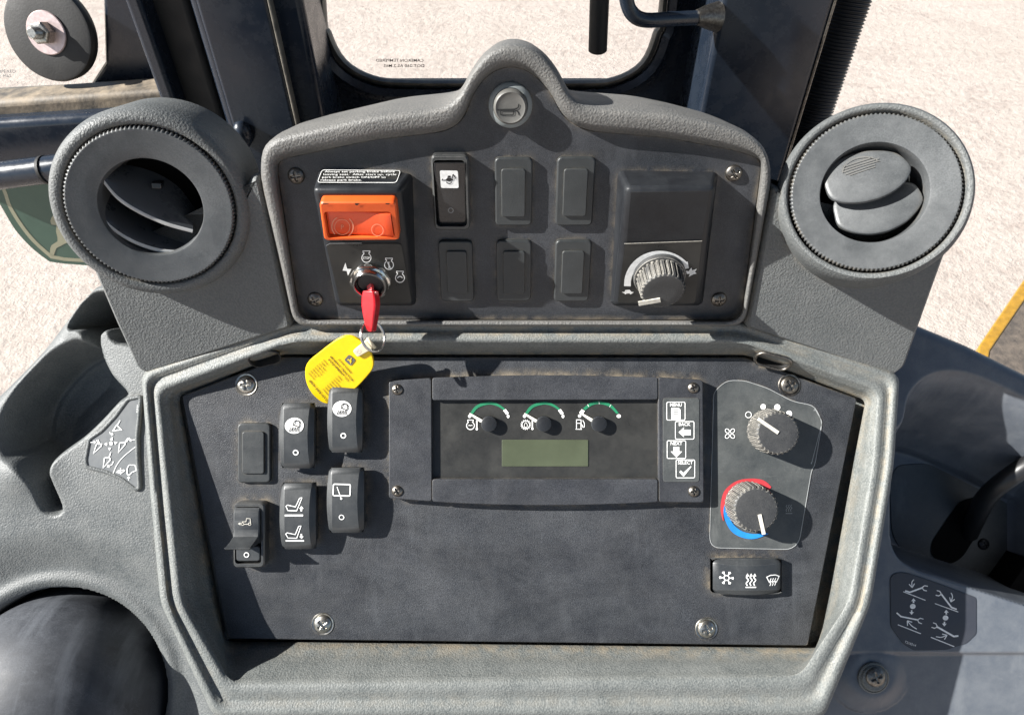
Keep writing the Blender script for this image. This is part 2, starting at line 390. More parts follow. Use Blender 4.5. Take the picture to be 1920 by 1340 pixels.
# ground: pale compacted gravel
m = Mt('pale compacted gravel')
a = m.noise(.9, 6, .6); b = m.noise(22, 6, .68, off=2); c = m.noise(90, 4, .6, off=4); d = m.noise(5, 5, .6, stretch=(1, 2.2, 1, (0, 0, .4)), off=9)
base = m.mix(m.ramp(b, [(.33, 0.), (.62, 1.)]), (.29, .232, .20), (.45, .386, .342))
base = m.mix(m.math('MULTIPLY', m.ramp(c, [(.30, 1.), (.48, 0.)]), .5), base, (.18, .138, .112))
base = m.mix(m.math('MULTIPLY', m.ramp(d, [(.40, 0.), (.68, 1.)]), .5), base, (.50, .44, .385))
base = m.mix(m.math('MULTIPLY', m.ramp(m.noise(3.2, 5, .6, off=15), [(.38, 0.), (.62, 1.)]), .55), base, (.46, .395, .35))
base = m.mix(m.math('MULTIPLY', m.ramp(a, [(.42, 0.), (.62, 1.)]), .35), base, (.38, .322, .278))
m.col(base); m.rough(.9); bb = m.bump(b, .6, .03); m.bump(c, .5, .012, bb)
M['ground'] = m.m

# ================================================================== ground
g = MB(); cw = Vector((0, 0, 0))
R_ = 150.
g.add([UNW(Vector((x, y, 0))) for x, y in ((-R_, -R_), (R_, -R_), (R_, R_), (-R_, R_))], [(0, 1, 2, 3)])
tag(mk('ground', g, M['ground'], origin=UNW(Vector((0, 0, 0)))), kind='structure')

# ================================================================== control console
con = empty('control_console', P(960, 1330, -.08), 'grey moulded cab control console with black switch panels and two round air vents', 'console')

# ---- lower surround: the moulded rim round the lower panel
def zr(v): return .010 + (max(v, 600)-700)*.00005 if v > 700 else .010
def rimloop(pts, dz, d, zfix=None):
    q = []
    for (u, v, *zz) in pts:
        z = zz[0] if zz else zr(v)
        p = P(u, v, z+dz); q.append(p)
    # round the corners in 3d
    n = len(q); out = []
    for i in range(n):
        a = q[i-1]-q[i]; b = q[(i+1) % n]-q[i]
        s0 = q[i]+a.normalized()*min(d, a.length*.45); s1 = q[i]+b.normalized()*min(d, b.length*.45)
        for k in range(6):
            t = k/5; out.append(s0*(1-t)**2+q[i]*2*t*(1-t)+s1*t*t)
    return out
def mixl(A, B, t, dz=0):
    out = []
    for a, b in zip(A, B):
        za = a[2] if len(a) > 2 else zr(a[1]); zb = b[2] if len(b) > 2 else zr(b[1])
        out.append((a[0]+(b[0]-a[0])*t, a[1]+(b[1]-a[1])*t, za+(zb-za)*t+dz))
    return out
H_ = [(335, 741, -.004), (529, 664, -.002), (1398, 665, -.002), (1623, 750, -.004), (1600, 870, -.006), (1556, 1110, -.008), (1534, 1213, -.008), (423, 1202, -.008), (406, 1110, -.008), (372, 940, -.006)]
I_ = [(301, 735, .009), (546, 640, .0205), (1395, 642, .0205), (1645, 733, .010), (1634, 870, .014), (1590, 1130, .029), (1500, 1266, .030), (432, 1280, .030), (343, 1130, .029), (323, 940, .019)]
O_ = [(265, 698, .010), (558, 599, .0165), (1387, 600, .0165), (1687, 702, .010), (1676, 870, .016), (1633, 1130, .030), (1545, 1345, .033), (402, 1345, .033), (301, 1130, .030), (283, 940, .020)]
rim = MB()
loops = []
deep = [(u, v, z-.09) for u, v, z in O_]
loops.append(rimloop(deep, 0, .008))
loops.append(rimloop(O_, -.007, .008))
loops.append(rimloop(O_, -.0025, .009)); loops.append(rimloop(mixl(O_, I_, .07), -.0004, .009))
loops.append(rimloop(mixl(O_, I_, .16), .0006, .009)); loops.append(rimloop(mixl(O_, I_, .30), .0002, .009))
loops.append(rimloop(mixl(O_, I_, .42), -.0022, .009)); loops.append(rimloop(mixl(O_, I_, .54), -.0024, .009))
loops.append(rimloop(mixl(O_, I_, .66), -.0002, .009)); loops.append(rimloop(mixl(O_, I_, .85), .0006, .009))
loops.append(rimloop(mixl(O_, I_, 1.0), -.0006, .009)); loops.append(rimloop(mixl(I_, H_, .10), -.0012, .009))
loops.append(rimloop(mixl(I_, H_, .28), .0006, .008)); loops.append(rimloop(mixl(I_, H_, .50), .0, .008))
loops.append(rimloop(mixl(I_, H_, .62), -.0012, .007)); loops.append(rimloop(mixl(I_, H_, .8), -.0008, .006))
loops.append(rimloop(H_, 0, .005)); loops.append(rimloop(H_, -.006, .005)); loops.append(rimloop(H_, -.02, .005))
rim.loft(loops, True, False, True)
mk('lower_surround', rim, M['rim'], con, smooth=60)
# two slotted openings in the surround, each with a screw deep inside
for (u, v, rot, w, h) in ((497, 672, 14, 56, 19), (1449, 675, -15, 66, 20)):
    z = .0075
    f = Fr(P(u, v, z+.0035), (1, math.tan(math.radians(rot)), .02), (-math.tan(math.radians(rot)), 1, 1.25))
    sc = .52/F
    m_ = MB(); lp = rrect(0, 0, w*sc, h*sc*1.75, h*sc*.8, 6)
    m_.loft([[f.g(x, y, .0006) for x, y in inset(lp, -.0012)], [f.g(x, y, .0012) for x, y in inset(lp, -.0006)], [f.g(x, y, .0010) for x, y in lp],
             [f.g(x, y, -.012) for x, y in inset(lp, .0008)]], True, False, True)
    e = mk('access_slot', m_, M['black_seal'], con)
    if u > 900: ml = MB(); q3 = [f.g(x, y, .0012) for x, y in lp]; ml.tube(q3+[q3[0]], .0011, 8); mk('slot_ring', ml, M['dark_steel'], e, smooth=70)
    s_ = MB(); s_.lathe(f.at(.001, 0, -.011), [(.0045, 0), (.0045, .003), (.003, .0042), (.0008, .0044)], 20)
    mk('screw', s_, M['dark_steel'], e)

# ---- lower panel
PAN = [(341, 742), (530, 669), (1397, 670), (1607, 747), (1515, 1210), (426, 1197)]
pl = rpoly(ccw([L.px(u, v, 0) for u, v in PAN]), [.002]*6, 3)
m_ = MB().plate(L, pl, -.007, 0, .0008)
lowp = mk('lower_panel', m_, M['panel'], con)

# ---- screws
def screw_mesh(fr, R, name, mat, parent, sq=.0016, dish=False):
    m_ = MB(); nr, na = 11, 40; vs = []; fs = []
    for i in range(nr+1):
        r = R*i/nr
        for k in range(na):
            a = 2*math.pi*k/na; x, y = r*math.cos(a), r*math.sin(a)
            t = r/R; h = .0018*(1-t**2.2) + .0012
            if t > .93: h = .0009
            cw_ = .15*R
            c1 = max(0, 1-max(abs(x)/cw_-.0, 0)**6) if abs(x) < cw_ and abs(y) < .62*R else 0
            c2 = max(0, 1-max(abs(y)/cw_-.0, 0)**6) if abs(y) < cw_ and abs(x) < .62*R else 0
            h -= sq*max(c1, c2)*(1-.5*t)
            vs.append(fr.g(x, y, h))
    for i in range(nr):
        for k in range(na):
            k2 = (k+1) % na; fs.append((i*na+k, i*na+k2, (i+1)*na+k2, (i+1)*na+k))
    b = len(vs)
    for k in range(na):
        a = 2*math.pi*k/na; vs.append(fr.g(R*math.cos(a), R*math.sin(a), -.0005))
    for k in range(na): fs.append((nr*na+k, nr*na+(k+1) % na, b+(k+1) % na, b+k))
    m_.add(vs, fs)
    if dish:
        m_.lathe(fr, [(R*1.28, .0001), (R*1.22, .0006), (R*1.08, .0004), (R*1.02, .0002)], 40, cap1=False)
    return mk(name, m_, mat, parent, smooth=50, origin=fr.g(0, 0, 0))
s0 = None
for (u, v, rot, mt) in ((460, 721, .1, 'steel'), (1482, 722, .5, 'dark_steel'), (604, 1171, .75, 'steel'), (1326, 1180, .35, 'steel')):
    x, y = L.px(u, v, .002); screw_mesh(L.at(x, y, 0, rot), 16.5*D/F, 'screw', M[mt], lowp, dish=True)

# ---- upper panel
UPI = [(562, 599), (519, 318), (524, 299), (700, 262), (835, 247), (868, 226), (888, 172), (918, 136), (955, 123), (994, 133), (1030, 168), (1056, 220), (1096, 245), (1250, 258), (1380, 282), (1424, 297), (1428, 312), (1390, 601)]
UPO = [(552, 612), (487, 330), (494, 262), (700, 214), (828, 201), (862, 178), (884, 132), (918, 92), (962, 79), (1010, 92), (1046, 132), (1068, 178), (1092, 198), (1250, 210), (1355, 232), (1428, 262), (1449, 322), (1396, 612)]
upl = rpoly(ccw([U.px(u, v, .0005) for u, v in UPI]), .006, 3)
upp = mk('upper_panel', MB().plate(U, upl, -.006, 0, .0006), M['panel_up'], con)
for (u, v, rot) in ((554, 331, .15), (1377, 326, .6), (590, 563, .4), (1349, 563, .1)):
    x, y = U.px(u, v, .002); screw_mesh(U.at(x, y, 0, rot), 15.5*.47/F, 'screw', M['dark_steel'], upp)

# ---- upper surround (arched hood)
def uloop(pts, h, d=.012):
    q = [U.px(u, v, h) for u, v in pts]; q2 = rpoly(q, d, 5); return [U.g(x, y, h) for x, y in q2]
def mix2(A, B, t): return [(a[0]+(b[0]-a[0])*t, a[1]+(b[1]-a[1])*t) for a, b in zip(A, B)]
hd = MB()
back = [U.px(u, v, .004) for u, v in UPO]
bl = rpoly([(x, y) for x, y in back], .012, 5)
def bloop(h, s=0.): return [U.g(x, y, h) for x, y in (inset(bl, s))]
hd.loft([bloop(-.12, .012), bloop(-.05, .003), bloop(-.012, .0), bloop(-.001), uloop(UPO, .0035), uloop(mix2(UPO, UPI, .06), .0062), uloop(mix2(UPO, UPI, .16), .0082),
         uloop(mix2(UPO, UPI, .32), .0090), uloop(mix2(UPO, UPI, .70), .0082), uloop(mix2(UPO, UPI, .80), .0074), uloop(mix2(UPO, UPI, .88), .0052),
         uloop(mix2(UPO, UPI, .94), .0030), uloop(mix2(UPO, UPI, 1.0), .0012), uloop(UPI, -.004)], True, True, False)
mk('upper_surround', hd, M['hood'], con, smooth=60)

# ---- wing pods with round vents
def wing(side):
    if side == 'l':
        A, B, C_ = U.pt(552, 602, .006), U.pt(489, 335, .006), P(258, 692, .010)
        out = [(548, 616), (487, 330), (470, 330), (425, 430), (370, 490), (290, 515), (215, 500), (165, 478), (172, 505), (215, 605), (256, 694), (276, 703)]
        rc, rr, rin = (283, 391), 150, 91; ax = Vector((.20, -.42, .88))
    else:
        A, B, C_ = U.pt(1393, 602, .006), U.pt(1449, 335, .006), P(1694, 690, .010)
        out = [(1397, 616), (1449, 352), (1462, 352), (1500, 410), (1560, 470), (1645, 495), (1730, 470), (1792, 425), (1785, 450), (1750, 545), (1698, 690), (1674, 708)]
        rc, rr, rin = (1639, 360), 150, 93; ax = Vector((-.30, -.02, .95))
    n = (A-C_).cross(B-C_); 
    if n.z < 0: n = -n
    ex = (A-C_) if side == 'l' else (C_-A)
    fr = Fr(C_, ex, n.cross(ex))
    lp = rpoly(ccw([fr.px(u, v, 0) for u, v in out]), .004, 3)
    m_ = MB(); 
    m_.loft([[fr.g(x, y, -.035) for x, y in inset(lp, .004)], [fr.g(x, y, -.006) for x, y in lp], [fr.g(x, y, -.002) for x, y in inset(lp, .0008)], [fr.g(x, y, 0) for x, y in inset(lp, .003)]], True, True, True)
    hh = .013 if side == 'l' else .014
    c = fr.pt(*rc, hh); ax.normalize()
    vf = Fr(c, (1, 0, -ax.x/ax.z), ax.cross(Vector((1, 0, -ax.x/ax.z))))
    R = rr*(D-c.z)/F
    k = R
    m_.lathe(vf, [(k*1.17, -.075), (k*1.19, -.030), (k*1.195, -.014), (k*1.18, -.0075), (k*1.15, -.0035), (k*1.10, -.0012), (k*1.04, -.0010), (k*1.01, -.0018), (k*1.0, -.004), (k*.97, -.012)] if side == 'l' else
             [(k*1.11, -.09), (k*1.14, -.034), (k*1.145, -.015), (k*1.135, -.007), (k*1.11, -.0015), (k*1.075, .0012), (k*1.04, .0014), (k*1.015, .0002), (k*1.0, -.005), (k*.97, -.012)], 96, cap1=False)
    mk('vent_pod', m_, M['pod'], con, smooth=50, label=('left' if side == 'l' else 'right')+' wing of the console, grained grey, carrying an air vent')
    # rotating ring
    ri = rin*(D-c.z)/F
    v_ = MB(); N = 480
    kn = lambda a, i: 1-.016*((1 if (int(a/(2*math.pi)*N+.5) % 4 < 2) else 0) if i in (0, 1, 2) else 0)
    v_.lathe(vf, [(R*.985, -.008), (R*.985, -.0012), (R*.975, -.0002), (R*.955, .0004), (R*.94, .0003), (R*.80, -.0004), (ri*1.05, -.0010), (ri*1.012, -.0013), (ri*1.0, -.0022), (ri*.975, -.010), (ri*.96, -.045)], N, cap1=False, rmod=kn)
    vent = mk('air_vent', v_, M['vent'], con, smooth=40, label=('left round air vent with its louvres open' if side == 'l' else 'right round air vent with its louvres closed'))
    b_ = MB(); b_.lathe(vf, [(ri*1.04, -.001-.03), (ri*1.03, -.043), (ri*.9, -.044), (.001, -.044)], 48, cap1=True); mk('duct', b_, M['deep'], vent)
    # louvres
    if side == 'l':
        near = [[(196, 338), (222, 368), (262, 394), (312, 416), (362, 430)], [(181, 388), (206, 420), (246, 447), (292, 464), (338, 470)]]
        far = [[(226, 308), (262, 314), (300, 328), (336, 352), (366, 392)], [(192, 352), (226, 380), (266, 406), (312, 424), (358, 440)]]
        for ne, fa in zip(near, far):
            ne = catmull(ne, 5); fa = catmull(fa, 5); n_ = len(ne); rows = []
            A_ = [vf.pt(u, v, -.006) for u, v in ne]; B2 = [vf.pt(u, v, -.026) for u, v in fa]
            for t in np.linspace(0, 1, 7):
                rows.append([a_*(1-t)+b_*t + vf.n*(.0035*math.sin(math.pi*t)) for a_, b_ in zip(A_, B2)])
            th = (vf.x*-.25 - vf.y*.95).normalized()*.0024
            sm = MB(); sm.loft(rows+[[p+th for p in r_] for r_ in reversed(rows)], False, ring=True)
            for e in (0, n_-1): sm.f.append(tuple(i_*n_+e for i_ in range(14)))
            slat = mk('louvre', sm, M['louvre'], vent, smooth=50)
            em_ = MB(); em_.loft([[p+vf.n*.0003 for p in A_], [p+vf.n*.0008+th*.5 for p in A_], [p+th+vf.n*.0003 for p in A_]], False); mk('edge_glint', em_, M['edge_glint'], slat, smooth=60)
        hb = vf.at(*vf.px(297, 345, -.02), -.02); mk('pivot', MB().box(hb, -.003, .003, -.002, .002, -.004, .006), M['gloss'], vent, bevel=.0006)
    else:
        c4_ = lambda x, y: (1280+x/2.978, y/2.978)
        upper = [(785, 1015), (800, 960), (845, 905), (915, 868), (1010, 842), (1110, 838), (1195, 850), (1248, 890), (1285, 940), (1250, 1010), (1180, 1068), (1100, 1106), (1000, 1130), (900, 1132), (820, 1108)]
        lower = [(835, 1140), (862, 1262), (950, 1298), (1050, 1308), (1150, 1290), (1250, 1240), (1318, 1170), (1352, 1108), (1300, 1020), (1200, 1010), (1050, 1040), (900, 1060)]
        for i_, (pts, h_, tl) in enumerate(((upper, -.0035, -11), (lower, -.0095, -11))):
            cpt = c4_(sum(p[0] for p in pts)/len(pts), sum(p[1] for p in pts)/len(pts)); q_ = vf.px(*cpt, h_)
            lf = vf.at(*q_, h_, math.radians(14)); ct, st_ = math.cos(math.radians(tl)), math.sin(math.radians(tl))
            lf = Fr(lf.o, lf.x, lf.y*ct+lf.n*st_)
            lp2 = ccw(rpoly([lf.px(*c4_(*p), 0) for p in pts], .004, 3))
            sm = MB(); sm.loft([[lf.g(x, y, -.003) for x, y in lp2], [lf.g(x, y, -.0005) for x, y in lp2], [lf.g(x, y, 0) for x, y in inset(lp2, .0005)]]
                               + [[lf.g(x*s_, y*s_, .0016*(1-s_*s_)) for x, y in inset(lp2, .0005)] for s_ in (.92, .8, .6, .35, .1)], True, True, True)
            slat = mk('louvre', sm, M['vent'], vent, smooth=50)
            if i_ == 0:
                pr = Pr(lf, .0018, eps=.0003).space(1280, 0, 2.978)
                for pts_ in ([(905, 975), (1075, 918)], [(893, 962), (1092, 898)], [(890, 948), (1095, 884)], [(893, 932), (1060, 878)]): pr.line(pts_, 3.5)
                pr.line(catmull([(890, 965), (905, 920), (960, 885), (1040, 878), (1098, 902)], 4), 3.5); pr.line([(930, 980), (1075, 932)], 3.5)
                pr.make('grip_mark', M['horn_cap'], slat)
        pr = None
    return vf
VL = wing('l'); VR = wing('r')

# ---- horn button
x, y = U.px(957, 198, .002); hf = U.at(x, y, 0); q = 40*.46/F
m_ = MB().lathe(hf, [(q, -.001), (q, .0015), (q*.96, .0026), (q*.80, .0038), (q*.77, .0034), (q*.76, -.001)], 48, cap1=False)
horn = mk('horn_button', m_, M['horn_ring'], con, label='round horn button in a pale grey ring')
m_ = MB().lathe(hf, [(q*.765, -.001), (q*.765, .0072), (q*.73, .0086), (q*.66, .0094), (q*.60, .0090), (q*.3, .0088), (.0003, .0088)], 48)
cap = mk('button_cap', m_, M['horn_cap'], horn)
pr = Pr(U, .0090, eps=.0002).space(900, 130, 10.31)
pr.line([(345, 785), (640, 778), (700, 765), (735, 745), (750, 700), (752, 672)], 26); pr.line([(640, 785), (715, 800), (745, 850), (755, 890)], 18)
pr.line([(345, 770), (345, 800)], 24); pr.line(rpoly([(395, 800), (650, 800), (650, 885), (395, 885)], 30, 3), 18, True)
pr.make('horn_symbol', M['black_print'], cap)

# ---- blanking plugs
def plug(fr, bb, ib, h=.0034, label=None):
    x, y, w, hh = fr.bb(*bb, h); m_ = MB().plate(fr, rrect(x, y, w, hh, .0032), 0, h, .0012)
    o = mk('blank_plug', m_, M['plug'], con, label=label)
    x, y, w, hh = fr.bb(*ib, h+.0014); m_ = MB().plate(fr, rrect(x, y, w, hh, .0018), h-.0002, h+.0016, .0006)
    mk('raised_insert', m_, M['plug'], o); return o
for bb, ib in (((928, 296, 998, 424), (940, 317, 985, 407)), ((1043, 295, 1114, 424), (1056, 317, 1101, 406)),
               ((824, 452, 887, 566), (838, 471, 876, 551)), ((931, 451, 996, 565), (944, 471, 984, 551)), ((1040, 451, 1107, 566), (1053, 471, 1094, 551))):
    plug(U, bb, ib)
plug(L, (445, 793, 507, 905), (454, 809, 495, 888))

# ---- backhoe light switch on the upper panel
h = .008
x, y, w, hh = U.bb(811, 291, 880, 432, h); lp = rrect(x, y, w, hh, .0035)
li = rrect(x-.0004, y-.0003, w*.86, hh*.89, .0028)
m_ = MB().loft([[U.g(a, b, 0) for a, b in lp], [U.g(a, b, h-.0012) for a, b in lp], [U.g(a, b, h) for a, b in inset(lp, .001)], [U.g(a, b, h) for a, b in li], [U.g(a, b, h-.005) for a, b in li]], True)
sw = mk('rocker_switch', m_, M['gloss_frame'], con, label='glossy black rocker switch with a white digger symbol')
x, y, w, hh = U.bb(816, 304, 876, 425, h)
hfun = lambda X, Y: h-.0015 + .0038*abs((Y-y)/(hh/2))**1.3*(1 if Y > y else -.55)
m_ = MB(); loops = []
for k in range(15):
    t = -1+2*k/14; yy = y+t*hh/2*.985; z = hfun(x, yy); e = .0010 if abs(t) < .97 else .0016
    loops.append([U.g(x-w/2*.97, yy, 0), U.g(x-w/2*.97, yy, z-e), U.g(x-w/2*.90, yy, z-e*.2), U.g(x-w/2*.8, yy, z), U.g(x+w/2*.8, yy, z), U.g(x+w/2*.90, yy, z-e*.2), U.g(x+w/2*.97, yy, z-e), U.g(x+w/2*.97, yy, 0)])
m_.loft(loops, False)
m_.f.append(tuple(range(8))); m_.f.append(tuple(range(len(m_.v)-8, len(m_.v))))
mk('rocker', m_, M['gloss'], sw, smooth=45)
pr = Pr(U, .0085, hf=hfun).space(800, 280, 8.38); pr.poly(rpoly([(208, 325), (492, 330), (502, 620), (222, 618)], 30, 4)); pr.make('symbol_plate', M['white'], sw)
pr = Pr(U, .0087, hf=hfun, eps=.0005).space(800, 280, 8.38)
pr.poly([(232, 495), (250, 460), (262, 485), (300, 480), (325, 450), (335, 415), (375, 412), (382, 445), (330, 452), (390, 455), (405, 480), (402, 400), (425, 385), (465, 460), (430, 472), (450, 455), (420, 415), (415, 490), (360, 510), (310, 500), (295, 495)])
pr.line(arc(352, 500, 45, 200, 340, 10), 14)
pr.make('digger_symbol', M['black_print'], sw)
pr = Pr(U, .0065, hf=hfun).space(800, 280, 8.38); pr.ring(378, 965, 38, 9); pr.make('off_mark', M['grey_print'], sw)

# ---- wedge box with parking brake switch and ignition
HB = .030
def wedge(base, front, name):
    b = [U.pt(u, v, -.0005) for u, v in base]; f_ = [U.pt(u, v, h) for u, v, h in front]
    m_ = MB(); m_.v = b+f_
    m_.f = [(4, 5, 6, 7), (0, 1, 5, 4), (1, 2, 6, 5), (2, 3, 7, 6), (3, 0, 4, 7)]
    o = mk(name, m_, M['box'], con, smooth=40, bevel=.0035); 
    fr = Fr(f_[3], f_[2]-f_[3], f_[0]-f_[3]); return o, fr, f_, b
bx, BF, bf_, bb_ = wedge([(596, 317), (774, 325), (781, 573), (630, 573)], [(585, 354, HB), (752, 354, HB), (774, 570, .005), (637, 570, .005)], 'brake_switch_box')
TFr = Fr(bb_[0]*.5+bf_[0]*.5, bb_[1]-bb_[0], (bb_[0]-bf_[0]))        # top ledge
TFr.o = bf_[0]
pr = Pr(TFr, .0004, eps=.0006).space(540, 300, 4.1875); pr.poly(rpoly([(268, 92), (885, 97), (850, 192), (232, 190)], 18, 3)); wl = pr.make('warning_label', M['plate'], bx)
pr = Pr(TFr, .0004, eps=.0012).space(540, 300, 4.1875); pr.line(rpoly([(268, 92), (885, 97), (850, 192), (232, 190)], 22, 3), 4, True)
for t, x_, y_, w_ in (("Always set parking brake before", 290, 112, 548), ("leaving seat.  After start up, cycle", 280, 134, 572), ("park brake switch ON/OFF to", 270, 156, 498), ("release park brake.", 258, 178, 322)):
    pr.text(t, x_, y_, 20, width=w_)
pr.make('warning_text', M['white'], bx)
# key plate
pr = Pr(BF, .0002, eps=.0004).space(540, 300, 4.1875)
pr.poly(rpoly([(298, 655), (890, 655), (972, 1118), (412, 1118)], 25, 3)); kp = pr.make('key_plate', M['plate'], bx)
pr = Pr(BF, .0002, eps=.0007).space(540, 300, 4.1875); pr.line([(300, 668), (330, 650), (580, 648)], 4); pr.make('plate_edge', M['grey_print'], bx)
pr = Pr(BF, .0002, eps=.0008).space(540, 300, 4.1875)
pr.poly([(452, 800), (466, 848), (500, 850), (472, 902), (462, 866), (430, 862)])
def engine(pr, cx, cy, r, w=6):
    pr.line([(cx-r*.55, cy-r*.85), (cx-r*.55, cy-r*1.15), (cx-r*.75, cy-r*1.15), (cx-r*.75, cy-r*1.5), (cx+r*.75, cy-r*1.5), (cx+r*.75, cy-r*1.15), (cx+r*.55, cy-r*1.15), (cx+r*.55, cy-r*.85)]+arc(cx, cy, r, 55, -235, 18)[1:], w, True)
engine(pr, 617, 762, 36); engine(pr, 794, 818, 35); engine(pr, 880, 920, 35)
pr.text('STOP', 617, 772, 26, bold=.01, ctr=True, width=54); pr.line([(787, 800), (800, 836)], 11); pr.line([(778, 798), (798, 798)], 6); pr.line([(788, 838), (810, 838)], 6)
pr.line(arc(880, 928, 20, 160, 20, 8), 7)
pr.make('key_symbols', M['white'], bx)
# orange parking brake switch
OFr = BF; h = .0075
oc = [(598, 379), (742, 379), (749, 451), (608, 452)]
lo_ = rpoly([OFr.px(u, v, h) for u, v in oc], .0032, 4); lb = rpoly([OFr.px(u, v, 0) for u, v in ((597, 385), (744, 385), (752, 446), (604, 449))], .0032, 4)
li = [OFr.px(u, v, h) for u, v in ((606, 397), (733, 397), (741, 445), (614, 447))]; li = rpoly(li, .0025, 4)
lo_, lb, li = ccw(lo_), ccw(lb), ccw(li)
m_ = MB().loft([[OFr.g(a, b, 0) for a, b in lo_], [OFr.g(a, b, h-.001) for a, b in lo_], [OFr.g(a, b, h) for a, b in inset(lo_, .0009)], [OFr.g(a, b, h) for a, b in li], [OFr.g(a, b, h-.0008) for a, b in inset(li, .0003)], [OFr.g(a, b, h-.006) for a, b in inset(li, .0005)]], True)
ob = mk('parking_brake_switch', m_, M['orange'], con, label='orange framed parking brake rocker switch')
cq = [Vector(OFr.px(u, v, h)) for u, v in ((608, 399), (733, 399), (740, 444), (615, 446))]
def oz(s_): return h-.0026+.0014*s_ if s_ < .42 else h-.0020+.0030*((s_-.42)/.58)**1.2
ohf = lambda X, Y: oz(min(1, max(0, (X-cq[3].x)/(cq[1].x-cq[3].x))))
m_ = MB(); loops = []
for k in range(17):
    s_ = .01+.98*k/16; z = oz(s_); row = []
    for t, dz in ((.01, -.005), (.01, -.0010), (.05, -.0003), (.12, 0), (.88, 0), (.95, -.0003), (.99, -.0010), (.99, -.005)):
        p = (cq[0]*(1-s_)+cq[1]*s_)*(1-t)+(cq[3]*(1-s_)+cq[2]*s_)*t
        row.append(OFr.g(p.x, p.y, z+dz-(.0006 if k in (0, 16) else 0)))
    loops.append(row)
m_.loft(loops, False); m_.f.append(tuple(range(8))); m_.f.append(tuple(range(len(m_.v)-8, len(m_.v))))
mk('rocker', m_, M['orange_r'], ob, smooth=50)
pr = Pr(OFr, h-.004, hf=ohf, eps=.0003).space(540, 300, 4.1875)
pr.ring(430, 512, 60, 5); pr.line(arc(432, 510, 84, 120, 225, 10), 8); pr.line(arc(432, 510, 84, 50, -60, 10), 8); pr.text('P', 432, 530, 52, ctr=True); pr.ring(708, 522, 46, 5)
pr.make('brake_symbol', M['orange_print'], ob)
pr = Pr(OFr, h, eps=.0003).space(540, 300, 4.1875)
for q in ([(525, 337), (565, 337), (545, 355), (530, 352)], [(765, 337), (800, 337), (795, 347), (768, 347)], [(275, 338), (322, 338), (315, 345), (272, 347)]): pr.poly(q)
pr.make('frame_notch', M['black_print'], ob)
# ignition lock
x, y = BF.px(694, 531, .005); kf = BF.at(x, y, 0); q = 39*.46/F
hexm = lambda a, i: 1+.03*math.cos(6*a) if i in (1, 2) else 1
m_ = MB().lathe(kf, [(q*1.05, 0), (q*1.05, .0035), (q*1.0, .0050), (q*.93, .0056), (q*.90, .0075), (q*.84, .0088), (q*.76, .0088), (q*.70, .0075), (q*.66, .004), (q*.6, .0035)], 60, cap1=True, rmod=hexm)
lk = mk('ignition_lock', m_, M['chrome'], con, smooth=35, label='round chrome ignition lock')
m_ = MB().lathe(kf.at(.0003, 0, 0), [(q*.66, .002), (q*.64, .0052), (q*.55, .0058), (.0004, .0058)], 40)
mk('lock_core', m_, M['box'], lk)

# ---- throttle box and dial
tbx, TF, tf_, tb_ = wedge([(1158, 319), (1347, 322), (1318, 573), (1144, 573)], [(1173, 352, HB), (1341, 350, HB), (1306, 571, .005), (1157, 571, .005)], 'throttle_box')
pr = Pr(TF, .0, eps=.0004); pr.poly(rpoly([(1172, 455), (1316, 450), (1303, 568), (1158, 567)], 6, 3)); pr.make('dial_plate', M['plate'], tbx)
pr = Pr(TF, .0, eps=.0008); pr.line([(1170, 455.5), (1316, 450.5)], 1.3); pr.make('plate_edge', M['cream'], tbx)
pr = Pr(TF, .0, eps=.0009); cx, cy = 1237, 532
pr.line([(1176, 535)]+[(cx+61*math.cos(math.radians(a)), cy-57*math.sin(math.radians(a))) for a in range(172, 32, -7)]+[(1290, 495)], 12.5)
pr.space(960, 250, 2.978)
pr.poly([(612, 882), (628, 880), (632, 870), (655, 868), (666, 880), (680, 882), (668, 890), (660, 895), (655, 888), (638, 890), (632, 895), (626, 888)])
pr.poly([(970, 762), (985, 765), (1000, 745), (1005, 760), (1030, 752), (1020, 770), (1030, 778), (1012, 782), (985, 797), (992, 780), (975, 780)])
pr.make('dial_marks', M['white'], tbx)

def knob(fr, u, v, rpx, H, name, ptr, mat='knob', teeth=28, base=None, label=None):
    x, y = fr.px(u, v, H); c = fr.at(x, y, 0); dep = D-c.g(0, 0, H).z; R = rpx*dep/F
    n = teeth*6
    def rm(a, i):
        ph = (a*teeth/(2*math.pi)) % 1
        t = 1 if ph < .5 else 0
        return 1+(.075*t if 2 <= i <= 4 else (.04*t if i == 5 else 0))
    m_ = MB()
    if base: m_.lathe(c, [(R*base, 0), (R*base, .003), (R*base*.97, .0045), (R*base*.85, .005)], 48, cap1=False)
    m_.lathe(c, [(R*1.04, 0), (R*1.04, .0025), (R*1.01, .0030), (R*.99, H*.5), (R*.965, H-.0022), (R*.955, H-.0009), (R*.93, H-.0002), (R*.88, H), (R*.5, H-.0003), (.0004, H-.0003)], n, rmod=rm)
    o = mk(name, m_, M[mat], con, smooth=35, label=label)
    pr = Pr(fr, H, eps=.0005); pr.line(ptr[:2], ptr[2]); 
    mb = pr.m
    # give the pointer thickness
    t0 = [p.copy() for p in mb.v]; t1 = [p - fr.n*.0007 for p in t0]
    nn = len(t0)
    order = [0, 1, 3, 2]
    m2 = MB(); m2.loft([[t1[i] for i in order], [t0[i] for i in order]], True, False, True)
    mk('pointer', m2, M['cream'], o, smooth=0); return o
knob(TF, 1243, 547, 41, .019, 'throttle_knob', [(1197, 569), (1238, 562), 7.5], base=1.22, teeth=28, label='black ribbed throttle knob with a white pointer')

